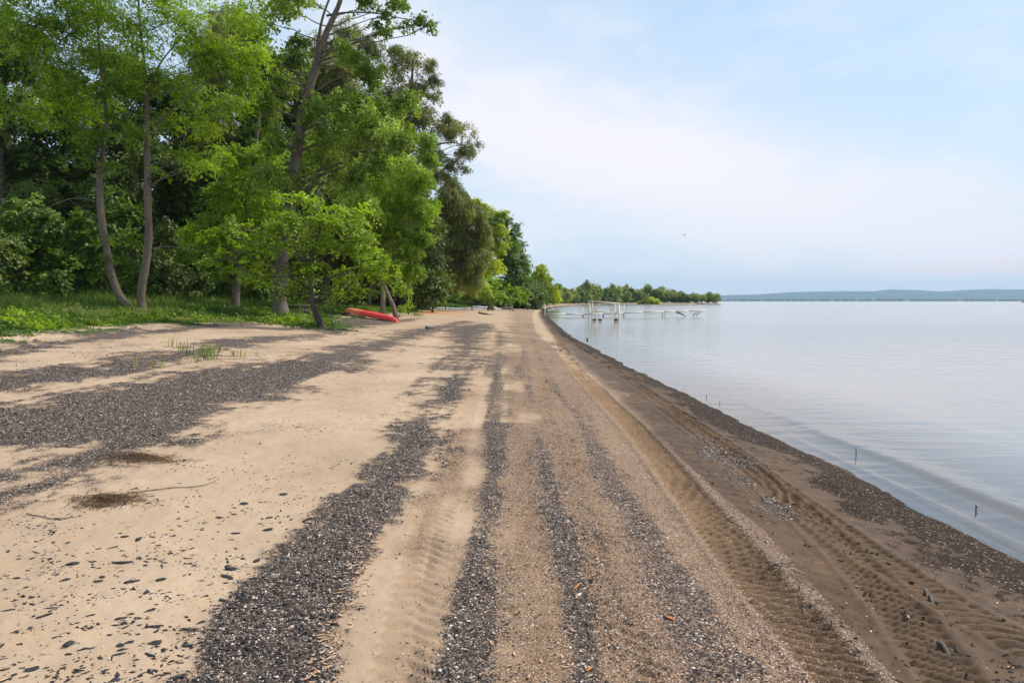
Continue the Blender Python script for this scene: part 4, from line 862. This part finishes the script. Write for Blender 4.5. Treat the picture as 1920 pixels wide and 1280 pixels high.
# curled dry leaves and chips
def curl_leaf(x, y, L, rot, g):
    z = float(gheight(x, y)); t = np.linspace(-1, 1, 6); w = (1 - t * t) * .28 + .03
    cx = t * L / 2; bend = np.sin(t * 1.5 + g.uniform(-1, 1)) * L * .15; zz = z + .004 + np.abs(t) ** 2 * L * g.uniform(.02, .18)
    a = np.stack([cx, bend + w * L / 2, zz + .003], -1); b = np.stack([cx, bend - w * L / 2, zz + w * L * .2], -1)
    c, s = math.cos(rot), math.sin(rot); v = np.vstack([a, b]); vx = v[:, 0] * c - v[:, 1] * s + x; vy = v[:, 0] * s + v[:, 1] * c + y
    return np.stack([vx, vy, v[:, 2]], -1), [[i, i + 1, 7 + i, 6 + i] for i in range(5)]
mbl = MB(); g = np.random.default_rng(9)
for rg, n in (([(600, 1290), (700, 1100), (740, 930), (800, 860), (815, 830), (770, 850), (700, 960), (620, 1130), (560, 1290)], 230), ([(830, 1290), (900, 1000), (960, 860), (1080, 860), (1130, 1050), (1260, 1290)], 90), ([(-10, 970), (240, 940), (560, 930), (500, 1020), (-10, 1290)], 40), ([(1300, 950), (1900, 1200), (1900, 1290), (1500, 1290)], 30)):
    for p in scatter_px(rg, n, g):
        x, y, z = hit(*p); v, q = curl_leaf(x, y, g.uniform(.012, .045), g.uniform(0, 6.3), g); mbl.add(v, q)
tag(mbl.build('leaf_litter', M['leaflitter'], None, True), 'tan curled leaf bits and wood chips along the dark band edge', 'litter', kind='stuff')
for i, (px, py, L, lab) in enumerate([(1081, 1101, .05, 'bright orange dead leaf on the driving lane'), (942, 1003, .035, 'orange brown leaf on the central dark band'), (1256, 1163, .05, 'rust brown leaf lump on the speckled sand at lower right of centre'), (1105, 1260, .04, 'rusty leaf at the bottom edge of the driving lane')]):
    x, y, z = hit(px, py); m_ = MB(); v, q = curl_leaf(0, 0, L, .4 + i, np.random.default_rng(i)); v[:, 2] -= v[:, 2].min() - .004; v[:, 1] *= 2.0; v[:, 2] *= 1.5; m_.add(v, q)
    o = m_.build('dead_leaf', M['rustleaf'], None, True); o.location = (x, y, float(gheight(x, y)) + .002); tag(o, lab, 'leaf')
    md = o.modifiers.new('solid', 'SOLIDIFY'); md.thickness = .002
for i, (px, py, L) in enumerate([(308, 1007, .016), (1550, 1058, .013), (1467, 1198, .013), (1633, 1180, .016), (1685, 1255, .012), (1870, 1130, .012), (1470, 1180, .01), (1310, 890, .02), (205, 1240, .012)]):
    x, y, z = hit(px, py); V, T3 = pebble_mesh(np.zeros(1), np.zeros(1), np.zeros(1), np.array([L]), np.array([L * .7]), np.array([L * .5]), np.array([.5]), i)
    o = add_obj('white_shell', build_mesh('white_shell', V, T3, M['shell'], True)); o.location = (x, y, float(gheight(x, y)) + L * .2)
    md = o.modifiers.new('sub', 'SUBSURF'); md.levels = 2; md.render_levels = 2
    tag(o, 'white shell bit on the pale sand near the lower left flakes' if px < 400 else 'white shell or pebble on the brown damp sand, lower right', 'shell', 'white bits on damp sand' if px > 400 else 'white bits on pale sand')
# dried weed clumps: tangles of thin stems
def tangle(px, py, rx, ry, n, seed, mat='weed'):
    x0, y0, z0 = hit(px, py); g = np.random.default_rng(seed); m_ = MB(); zg = float(gheight(x0, y0))
    for i in range(n):
        a = g.normal(size=2) * [rx, ry]; L = g.uniform(.2, .9) * rx; an = g.normal() * 1.1; t = np.linspace(0, 1, 5)
        p = np.stack([a[0] + np.cos(an) * L * t, a[1] + np.sin(an) * L * t + np.sin(t * 5 + i) * L * .1, 0 * t], -1)
        fall = np.exp(-(p[:, 0] / rx) ** 2 - (p[:, 1] / ry) ** 2)
        p[:, 2] = gheight(p[:, 0] + x0, p[:, 1] + y0) - zg + .004 + fall * g.uniform(0, .05) + np.sin(t * 3.1) * .01
        m_.tube(p, .0018, 3, cap=False)
    o = m_.build('dry_weed', M[mat], None, True); o.location = (x0, y0, zg); return o
tag(tangle(258, 860, .18, .08, 420, 1), 'brown dried weed tangle at the lower edge of the broad dark band', 'weed clump')
tag(tangle(200, 938, .13, .08, 420, 2), 'brown dried weed clump on open sand, left, nearer than the other', 'weed clump')
tag(tangle(1480, 1075, .10, .10, 60, 3), 'olive thread weed lying across the ribbed wheel track', 'weed clump')
tag(tangle(1545, 1160, .09, .12, 60, 4), 'olive thread weed at the edge of the ribbed track, nearest', 'weed clump')
def stick(pxs, r, lab, name='driftwood_stick', mat='driftwood', lift=.004):
    pts = [hit(*p) for p in pxs]; pts = smoothpoly(np.array([[a, b] for a, b, c in pts])) if len(pts) > 2 else np.linspace(np.array(pts[0][:2]), np.array(pts[1][:2]), 6)
    z = gheight(pts[:, 0], pts[:, 1]) + r * .7 + lift; V = np.stack([pts[:, 0], pts[:, 1], z], -1); m_ = MB(); m_.tube(V, np.linspace(r, r * .5, len(V)), 6); org = V[0].copy()
    o = m_.build(name, M[mat], None, True, org); o.location = org; tag(o, lab, 'stick'); return o
stick([(240, 925), (300, 918), (370, 912), (405, 903)], .006, 'long thin curved twig on the sand right of the weed clumps')
stick([(50, 962), (105, 970), (145, 967)], .005, 'thin reddish twig on the sand below the nearest weed clump')
stick([(92, 930), (106, 915)], .006, 'short pale stick at the tip of the lower left debris')
stick([(0, 641), (22, 637)], .03, 'pale stick lying at the grass edge, left margin')
stick([(800, 617), (812, 616)], .10, 'dark driftwood lump on the sand right of the kayak', mat='wood')
stick([(990, 884), (1000, 880)], .006, 'small stick on the middle lane')
stick([(898, 587), (912, 590), (925, 590)], .12, 'driftwood log on the sand bend, ahead of the upturned boats')
stick([(1750, 1195), (1765, 1208), (1790, 1225)], .014, 'dark wet driftwood piece by the ribs, lower right', mat='wood')
stick([(1735, 1110), (1750, 1128), (1760, 1135)], .010, 'dark wet driftwood piece on damp sand, right, farther one', mat='wood')
for i, (px, py, hp, lab) in enumerate([(1604, 852, 13, 'short black stick standing upright in the shallows, tallest'), (1324, 745, 6, 'tiny black stick at the edge of the water, farther along'), (1349, 757, 6, 'tiny black stick just above the water edge beside another'), (1829, 956, 11, 'bent black twig sticking out of the nearest shallows'), (1101, 638, 4, 'small dark stone in the water near the far beach edge')]):
    x, y = wpx(px, py); m_ = MB(); h = hp * y / F
    m_.tube(curve_pts([(0, 0, -.05), (h * .1, 0, h * .5), (-h * .05, 0, h)]), np.linspace(.007 if i < 4 else .06, .003 if i < 4 else .03, 13), 6)
    if i == 3: m_.tube(curve_pts([(0, 0, h * .4), (h * .3, 0, h * .6), (h * .45, 0, h * .5)]), .004, 5)
    o = m_.build('upright_stick', M['black'], None, True); o.location = (x, y, 0); tag(o, lab, 'stick')

# ------------------------------------------------------------------ kayak
def hull(L, W, H, n=28, m=12, deck=True):
    """overturned hull: keel up; x along the length"""
    t = np.linspace(-1, 1, n); V = []
    for i, u in enumerate(t):
        w = W / 2 * max(.02, (1 - abs(u) ** 2.6)) ** .75; h = H * (1 - .18 * abs(u) ** 3) * max(.05, (1 - abs(u) ** 12)) ; 
        for a in np.linspace(0, math.pi, m): V.append((u * L / 2 * (1 - .02 * (math.sin(a))), -math.cos(a) * w * (1 if abs(math.cos(a)) < .97 else 1.06), h * math.sin(a) ** .75 + .02))
    V = np.array(V); i = np.arange(n - 1)[:, None] * m; j = np.arange(m - 1)[None]
    Q = np.stack([i + j, i + m + j, i + m + j + 1, i + j + 1], -1).reshape(-1, 4); return V, Q
def kayak_mat():
    m, nt, b, out = new_mat('red_orange_plastic'); tcn = nt.n.new('ShaderNodeTexCoord'); s_ = nt.n.new('ShaderNodeSeparateXYZ'); nt.link(tcn.outputs['Object'], s_.inputs[0])
    n = nt.noise(tcn.outputs['Object'], 2.5, 3); x = nt.math('ADD', s_.outputs[0], nt.math('MULTIPLY', nt.math('SUBTRACT', n, .5), .5))
    c = nt.ramp(nt.smooth(x, -1.6, .1), [(0, (.90, .27, .13)), (.45, (.88, .12, .085)), (1, (.86, .075, .08))])
    nt.link(c, b.inputs['Base Color']); b.inputs['Roughness'].default_value = .38; return m
ha_ = hit(644, 592.5); hb_ = hit(748.5, 604.5); pa_ = np.array([ha_[0], ha_[1], float(gheight(ha_[0], ha_[1])) + .24]); pb_ = np.array([hb_[0], hb_[1], float(gheight(hb_[0], hb_[1])) - .03])
ax_ = pb_ - pa_; Lk = np.linalg.norm(ax_)
root = empty('kayak', (*((pa_ + pb_) / 2)[:2], ((pa_ + pb_) / 2)[2])); tag(root, 'red and orange kayak lying upside down on the sand at the grass edge', 'kayak')
za = float(gheight(pa_[0], pa_[1])); zb = float(gheight(pb_[0], pb_[1]))
rz = math.atan2(ax_[1], ax_[0]); ry = -math.atan2(ax_[2], math.hypot(ax_[0], ax_[1])); root.rotation_euler = (R(-4), ry, rz)
V, Q = hull(Lk, .74, .36); ho = add_obj('hull', build_mesh('hull', V, Q, kayak_mat(), True), root)
md = ho.modifiers.new('solid', 'SOLIDIFY'); md.thickness = .03
m_ = MB(); t = np.linspace(-.97, .97, 24); m_.tube(np.stack([t * Lk / 2, -.37 * (1 - abs(t) ** 2.6) ** .75, 0 * t + .02], -1), .018, 6); m_.tube(np.stack([t * Lk / 2, .37 * (1 - abs(t) ** 2.6) ** .75, 0 * t + .02], -1), .018, 6)
m_.build('seam_rim', simple('dark_red_rim', (.35, .035, .03), .5), root, True)
m_ = MB(); c_ = pa_ + ax_ * .05; zt = za; m_.tube([(c_[0] - .25, c_[1] - .2, za + .06), (c_[0] + .2, c_[1] + .4, za + .06)], [.08, .07], 8, lump=.05)
if zt - za > .18: m_.tube([(c_[0] - .2, c_[1] + .1, za + .2), (c_[0] + .3, c_[1] - .05, za + .22)], [.09, .08], 8, lump=.05)
o = m_.build('support_log', M['barkdark'], None, True, (c_[0], c_[1], za)); o.location = (c_[0], c_[1], za); tag(o, 'short dark log under the orange end of the kayak', 'log')
# upturned boats farther along
for (px, py, d, L, rz_, mat, lab) in [(919, 571.5, 118, 2.6, -.15, 'boatgrey', 'pale upturned rowing boat at the grass edge, left one of the two'), (952, 573, 122, 2.4, -.35, 'boatdark', 'dark hulled boat with pale gunwale at the foot of the round bush')]:
    c = P(px, py, d); zg = float(gheight(c[0], c[1])); r_ = empty('rowing_boat', (c[0], c[1], zg)); r_.rotation_euler = (R(12), 0, rz_); tag(r_, lab, 'boat')
    V, Q = hull(L, 1.2, .5); h_ = add_obj('hull', build_mesh('hull', V, Q, M[mat], True), r_); m2 = h_.modifiers.new('solid', 'SOLIDIFY'); m2.thickness = .04
    m_ = MB(); t = np.linspace(-.97, .97, 24)
    for sgn in (-1, 1): m_.tube(np.stack([t * L / 2, sgn * .62 * (1 - abs(t) ** 2.6) ** .75, 0 * t + .05], -1), .045, 6)
    m_.build('gunwale', M['boatgrey'], r_, True)
# weathered bench or table behind the tallest trunk
c = P(553, 582, 43.5); zg = float(gheight(c[0], c[1])); r_ = empty('picnic_table', (c[0], c[1], zg)); r_.rotation_euler = (0, 0, .2); tag(r_, 'weathered grey picnic table in the grass right of the tallest trunk', 'picnic table')
m_ = MB(); [m_.box((0, y_, .74), (1.8, .135, .04)) for y_ in (-.32, -.16, 0, .16, .32)]; m_.build('tabletop', M['wood'], r_)
for y_ in (-.72, .72):
    m_ = MB(); m_.box((0, y_ - .07, .44), (1.8, .13, .04)); m_.box((0, y_ + .07, .44), (1.8, .13, .04)); m_.build('seat', M['wood'], r_)
for x_ in (-.65, .65):
    for sg in (-1, 1):
        m_ = MB(); m_.bar((x_, sg * .22, .72), (x_, sg * .6, 0), .04, .09, (1, 0, 0)); m_.build('leg', M['wood'], r_)
    m_ = MB(); m_.box((x_ + .045, 0, .40), (.04, 1.6, .09)); m_.build('crossbeam', M['wood'], r_)
# pale road seen through the trees
rp = smoothpoly(np.array([(-140., 66), (-70, 68), (-46, 70), (-28, 75), (-14, 92), (-8, 120), (-6, 160)])); tgn = np.gradient(rp, axis=0); nn_ = np.stack([-tgn[:, 1], tgn[:, 0]], -1); nn_ /= np.linalg.norm(nn_, axis=1)[:, None]
cols = []
for o_ in (-2.4, -1.2, 0, 1.2, 2.4):
    q = rp + nn_ * o_; cols.append(np.stack([q[:, 0], q[:, 1], gheight(q[:, 0], q[:, 1]) + .09 - abs(o_) * .01], -1))
V = np.stack(cols, 1).reshape(-1, 3); tag(add_obj('road', build_mesh('road', V, grid_faces(len(rp), 5)[:, ::-1], M['road'], True)), kind='structure')

# ------------------------------------------------------------------ jetty and boat lift
def wp(px, py, d): return P(px, py, d)
J = [(1023, 587.3, 87), (1060, 588.0, 87), (1094, 588.3, 87), (1130, 587.4, 87), (1169, 585.6, 87), (1205, 584.3, 87), (1243, 583.2, 87.5), (1265, 582.6, 88), (1290, 581.9, 88.5), (1320, 581.2, 89)]
root = empty('jetty', (*P(1023, 590, 87)[:2], 0)); tag(root, 'long narrow white jetty standing in the water at the bay', 'jetty'); org = np.array(root.location)
def loc(v): return np.asarray(v) - org
for i in range(len(J) - 1):
    a = loc(wp(*J[i])); b = loc(wp(*J[i + 1])); a = a + (b - a) * .01; m_ = MB()
    if i != 7 + 99: m_.bar(a, b, 1.15, .05)
    for sd in (-.58, .58): m_.bar(a + [0, sd, -.07], b + [0, sd, -.07], .05, .14)
    m_.build('deck_section', M['deck'], root)
    if i > 4:
        m_ = MB(); m_.bar(a + [0, -.58, -.38], b + [0, -.58, -.36], .04, .05)
        for f in np.linspace(0, 1, 6)[:-1]: m_.bar(a + (b - a) * f + [0, -.58, -.36], a + (b - a) * (f + .1) + [0, -.58, -.12], .03, .03)
        m_.build('truss', M['deck'], root)
def leg(px, top, bot, d, w=.09, mat='darksteel', base=True):
    m_ = MB(); a = loc(P(px, top, d)); b = a.copy(); b[2] = -.5; m_.tube([a, b], w / 2, 8); m_.build('leg', M[mat], root, True)
for px, tp_, d, mat in [(1094, 576, 86.4, 'whitepaint'), (1093, 589, 87.6, 'rust'), (1116, 588, 86.4, 'darksteel'), (1131, 588, 87.6, 'rust'), (1168.5, 586, 86.4, 'darksteel'), (1170.5, 571, 87.6, 'whitepaint'), (1242, 583, 87, 'darksteel'), (1246, 583, 88, 'whitepaint')]: leg(px, tp_, 0, d, .16 if mat == 'rust' else .08, mat)
for a, b in [((1265, 584, 87.6), (1286, 592.5, 87.6)), ((1268, 583, 88.6), (1283, 591, 88.6)), ((1310, 582, 88.4), (1299, 592, 88.4)), ((1316, 582, 89.4), (1305, 592, 89.4))]:
    m_ = MB(); m_.tube([loc(P(*a)), loc(P(*b))], .055, 8); m_.build('folded_leg', M['darksteel'], root, True)
# pole on the sand at the jetty's root
c = P(1021.5, 593, 80); zg = float(gheight(c[0], c[1])); m_ = MB(); m_.tube([(0, 0, -.2), (0, 0, P(1021, 570, 80)[2] - zg)], .05, 8); o = m_.build('white_post', M['whitepaint'], None, True); o.location = (c[0], c[1], zg); tag(o, 'thin white post at the water edge where the jetty begins', 'post')
# boat lift
DL = 68.0; root = empty('boat_lift', (*P(1133, 600, DL + 1.2)[:2], 0)); org = np.array(root.location); tag(root, 'cream painted boat lift frame standing in the water beside the jetty', 'boat lift')
xl = P(1110, 600, DL)[0] - org[0]; xr_ = P(1160, 600, DL)[0] - org[0]; yf = -1.3; yb = 1.4; zt0 = P(1110, 565, DL)[2]; zt1 = P(1160, 570, DL)[2]
W_ = M['whitepaint']
def beam(name, a, b, w=.10, mat=None): m_ = MB(); m_.bar(a, b, w, w); return m_.build(name, mat or W_, root)
for x_, z_ in ((xl, zt0), (xr_, zt1)):
    for y_ in (yf, yb): m_ = MB(); m_.tube([(x_, y_, -.6), (x_, y_, z_)], .065, 8); m_.build('corner_post', W_, root, True)
for y_ in (yf, yb):
    beam('top_rail', (xl - .05, y_, zt0 + .05), (xr_ + .05, y_, zt1 + .05), .11)
    beam('cradle_beam', (xl + .05, y_, .95), (xr_ - .05, y_, .92), .09)
for x_, z_ in ((xl, zt0), (xr_, zt1)):
    beam('side_rail', (x_, yf + .1, z_ + .05), (x_, yb - .1, z_ + .05), .10); beam('side_rail', (x_, yf + .1, .8), (x_, yb - .1, .8), .08)
beam('brace', (xl + .1, yf, 1.5), (xl + .75, yf, .5), .07); beam('brace', (xr_ - .1, yf, 1.7), (xr_ - .85, yf, 1.0), .08); beam('brace', (xr_ - .1, yf - .02, .25), (xr_ - .8, yf + .3, .95), .06)
beam('brace', (xl + .05, yb, 1.6), (xl + .6, yb, .7), .06); beam('brace', (xl, yf + .05, .5), (xl, yb - .05, 1.6), .06); beam('brace', (xr_, yf + .05, 1.6), (xr_, yb - .05, .4), .06)
m_ = MB(); a_ = np.linspace(0, 2 * np.pi, 25); wc = np.array([xl + .22, yf - .12, 1.15]); m_.tube(np.stack([wc[0] + .26 * np.cos(a_), wc[1] + 0 * a_, wc[2] + .26 * np.sin(a_)], -1), .03, 6, cap=False)
for k_ in range(4): m_.bar(wc, wc + .25 * np.array([math.cos(k_ * 1.57 + .4), 0, math.sin(k_ * 1.57 + .4)]), .03, .03)
m_.build('winch_wheel', W_, root, True)
for x_ in (xl + .25, xl + .8, xr_ - .25): m_ = MB(); m_.box((x_, yf + .2, .16), (.32, .25, .22), .2); m_.build('foot_block', M['rust'], root)
# ------------------------------------------------------------------ small things on the far side of the bay
def house(px, py, d, w, h, lab, rh=.5, wall='white', roof='roof', group=None, win=True, dep=None, seed=0):
    c = P(px, py, d); zg = float(gheight(c[0], c[1])) if d < 1200 else 4.0; dep = dep or w * .8
    r_ = empty('lake_house', (c[0], c[1], zg)); tag(r_, lab, 'house', group)
    m_ = MB(); m_.box((0, 0, h / 2 - .3), (w, dep, h + .6)); m_.add([(-w / 2, -dep / 2, h), (w / 2, -dep / 2, h), (0, -dep / 2, h + w * rh), (-w / 2, dep / 2, h), (w / 2, dep / 2, h), (0, dep / 2, h + w * rh)], None, [[0, 1, 2], [4, 3, 5]]); m_.build('wall', M[wall], r_)
    m_ = MB(); hh = h + w * rh
    for sg in (-1, 1): m_.bar((sg * (w / 2 + .3) / 1.0, 0, h - .15), (0, 0, hh + .14), dep + .8, .15, (0, 1, 0)) if False else m_.add([(sg * (w / 2 + .4), -dep / 2 - .4, h - .4 * rh * 2 + .12), (sg * (w / 2 + .4), dep / 2 + .4, h - .4 * rh * 2 + .12), (0, dep / 2 + .4, hh + .14), (0, -dep / 2 - .4, hh + .14), (sg * (w / 2 + .4), -dep / 2 - .4, h - .4 * rh * 2 + .3), (sg * (w / 2 + .4), dep / 2 + .4, h - .4 * rh * 2 + .3), (0, dep / 2 + .4, hh + .32), (0, -dep / 2 - .4, hh + .32)], [[0, 1, 2, 3], [7, 6, 5, 4], [0, 4, 5, 1], [3, 7, 4, 0], [1, 5, 6, 2], [2, 6, 7, 3]])
    m_.build('roof', M[roof], r_)
    if win:
        for sx in (-.25, .25): m_ = MB(); m_.box((sx * w, -dep / 2 - .03, h * .55), (w * .16, .06, h * .35)); m_.build('window', M['glass'], r_)
house(1094.5, 566, 425, 1.6, 1.1, 'small white shed on the beach left of the boat lift, at the bay', .4, win=True)
house(1178, 566, 480, 2.2, 2.4, 'grey white hut under the trees right of the blue canopy', .5)
house(1133, 566, 462, 4.0, 1.6, 'low cream cottage seen through the boat lift frame', .3)
c = P(1153, 569, 462); zg = float(gheight(c[0], c[1])); c = P(1153, 566, 462); r_ = empty('beach_canopy', (c[0], c[1], max(zg, 0))); tag(r_, 'blue canopy over a white stand above the boat lift', 'canopy')
m_ = MB(); an = np.linspace(0, 2 * np.pi, 12, endpoint=False); rr = [(1.75, 1.5), (1.6, 2.1), (1.0, 2.7), (.05, 2.95)]
V = np.vstack([np.stack([r0 * np.cos(an), r0 * np.sin(an), np.full(12, z_)], -1) for r0, z_ in rr]); m_.add(V, [[i * 12 + j, i * 12 + (j + 1) % 12, (i + 1) * 12 + (j + 1) % 12, (i + 1) * 12 + j] for i in range(3) for j in range(12)]); m_.build('cover', M['blue'], r_, True)
m_ = MB(); m_.tube([(0, 0, -1.5), (0, 0, 2.8)], .08, 8); m_.build('pole', M['whitepaint'], r_, True); m_ = MB(); m_.box((0, 0, .75), (.9, .7, .9)); m_.box((0, 0, 1.25), (.7, .5, .1)); m_.build('stand', M['white'], r_)
for px, w, lab in [(1238, 2.6, 'white boat beached right of the lime bushes, left one'), (1254, 2.8, 'white boat beached on the far point, right one'), (1297, 1.5, 'tiny white boat near the tip of the point')]:
    c = P(px, 569, 457 if px < 1290 else 461); zg = max(.1, float(gheight(c[0], c[1]))); r_ = empty('small_boat', (c[0], c[1], zg)); tag(r_, lab, 'boat')
    V, Q = hull(w, 1.4, .8); V[:, 2] = .95 - V[:, 2]; h_ = add_obj('hull', build_mesh('hull', V, Q[:, ::-1], M['white'], True), r_); m2 = h_.modifiers.new('s', 'SOLIDIFY'); m2.thickness = .05
    m_ = MB(); m_.box((0, 0, .8), (w * .2, 1.0, .1)); m_.build('seat', M['wood'], r_)
c = P(1918, 568.5, 900); r_ = empty('buoy', (c[0], c[1], 0)); tag(r_, 'small red buoy on the open lake at the right margin', 'buoy')
m_ = MB(); m_.tube([(0, 0, -.5), (0, 0, .2), (0, 0, 1.4), (0, 0, 2.2)], [1.2, 1.5, 1.0, .2], 14); m_.build('float', simple('red_float', (.5, .06, .05), .5), r_, True)
m_ = MB(); m_.tube([(0, 0, 2.1), (0, 0, 2.9)], .1, 8); m_.build('topmark', M['darksteel'], r_)
def bird(px, py, d, lab, sc=1.0):
    c = P(px, py, d); r_ = empty('bird', c); tag(r_, lab, 'bird', None)
    V = np.array([(0, .25, 0), (0, -.3, .02), (0, 0, .06), (.0, 0, -.05), (.35, .05, .16), (.75, -.05, .08), (.35, -.12, .15), (-.35, .05, .16), (-.75, -.05, .08), (-.35, -.12, .15), (.03, .08, .03), (.03, -.1, .03), (-.03, .08, .03), (-.03, -.1, .03)]) * sc
    T = [(0, 3, 10), (0, 10, 2), (0, 2, 12), (0, 12, 3), (1, 10, 3), (1, 2, 10), (1, 12, 2), (1, 3, 12), (10, 4, 6), (10, 6, 11), (4, 5, 6), (12, 9, 7), (12, 13, 9), (7, 9, 8)]
    b_ = add_obj('body', build_mesh('body', V, np.array(T), M['black']), r_); s2 = b_.modifiers.new('s', 'SOLIDIFY'); s2.thickness = .02; r_.rotation_euler = (.2, .3, .8)
bird(1283, 441, 160, 'small dark bird flying over the bay', 1.0); bird(991, 480.5, 150, 'small dark bird flying just right of the tall wood', .7)

# ------------------------------------------------------------------ far shore and hills
hp = [(1000, 558), (1200, 556), (1300, 554.5), (1354, 553.2), (1414, 552), (1454, 550), (1476, 548), (1520, 546.6), (1585, 545.6), (1639, 546), (1670, 542.6), (1720, 543.4), (1767, 546.6), (1804, 544), (1851, 542), (1920, 542.4), (2050, 541), (2300, 545), (2800, 550)]
hp = np.array(hp, float); HD = 8600.
xs_ = np.arange(600, 2800, 4.0); top = np.interp(xs_, hp[:, 0], hp[:, 1], left=560) + (fbm(xs_ / 23, xs_ * 0, 3) - .5) * 1.3
rows = []
for f, dd in ((0, 6600), (.10, 7000), (.45, 7700), (.8, 8200), (1, 8600), (.9, 9200), (0.2, 10500)):
    pts = np.array([P(a, b, HD) for a, b in zip(xs_, top)]); zz = CAMZ + (pts[:, 2] - CAMZ) * f * (1 + (fbm(xs_ / 14 + dd, xs_ * 0 + dd, 3) - .5) * (.35 if f < 1 else .0))
    rows.append(np.stack([pts[:, 0] * dd / HD, np.full(len(xs_), dd), np.where(f == 0, -1.0, zz)], -1))
V = np.stack(rows, 0).reshape(-1, 3); tag(add_obj('hills', build_mesh('hills', V, grid_faces(len(rows), len(xs_)), simple('wooded_hills', (.040, .070, .055), .95, .25, .01), True)), kind='structure')
m_ = MB(); xs2 = np.arange(-2000, 7000, 60.); y0 = 5600 + 60 * np.sin(xs2 / 700); V = np.vstack([np.stack([xs2, y0, 0 * xs2 - .5], -1), np.stack([xs2, y0 + 40, 0 * xs2 + 3], -1), np.stack([xs2, y0 + 1300, 0 * xs2 + 8], -1)])
tag(add_obj('far_shore', build_mesh('far_shore', V, grid_faces(3, len(xs2)), simple('far_meadow', (.05, .075, .035), .95, .2, .01), True)), kind='structure')
g = np.random.default_rng(8); bl = []
for x_ in np.arange(300, 5200, 17.):
    r_ = g.uniform(6, 11); bl.append((x_ + g.uniform(-8, 8), 5650 + g.uniform(0, 120) + 60 * math.sin(x_ / 700), r_ * .8 + 2, r_ * 1.3, r_))
V, Q, T = foliage(bl, 'dark', cover=1.2, size=26, gap=.1, seed=6)
tag(add_obj('far_wood', build_mesh('far_wood', V, Q, M['dark'], False, {'tint': ('FACE', 'FLOAT', T)})), 'thin dark line of trees along the opposite shore of the lake', 'wood', kind='stuff')
for px in (1428, 1470, 1533, 1700, 1796, 1803, 1868):
    house(px, 564, 5600, 10 + (px % 7) * 2, 3 + px % 3, 'tiny pale house on the opposite shore of the lake', .25, group='tiny houses on the opposite shore', win=False)

# ------------------------------------------------------------------ haze
mh = bpy.data.materials.new('haze'); mh.use_nodes = True; nt = NT(mh.node_tree); nt.n.clear(); out = nt.n.new('ShaderNodeOutputMaterial'); pv = nt.n.new('ShaderNodeVolumePrincipled')
pv.inputs['Color'].default_value = (.48, .73, 1.0, 1); pv.inputs['Density'].default_value = 0.85e-4; pv.inputs['Anisotropy'].default_value = .0; nt.link(pv.outputs[0], out.inputs['Volume'])
m_ = MB(); m_.box((600, 4900, 141), (24000, 12000, 310)); o = m_.build('haze', mh); tag(o, kind='stuff')
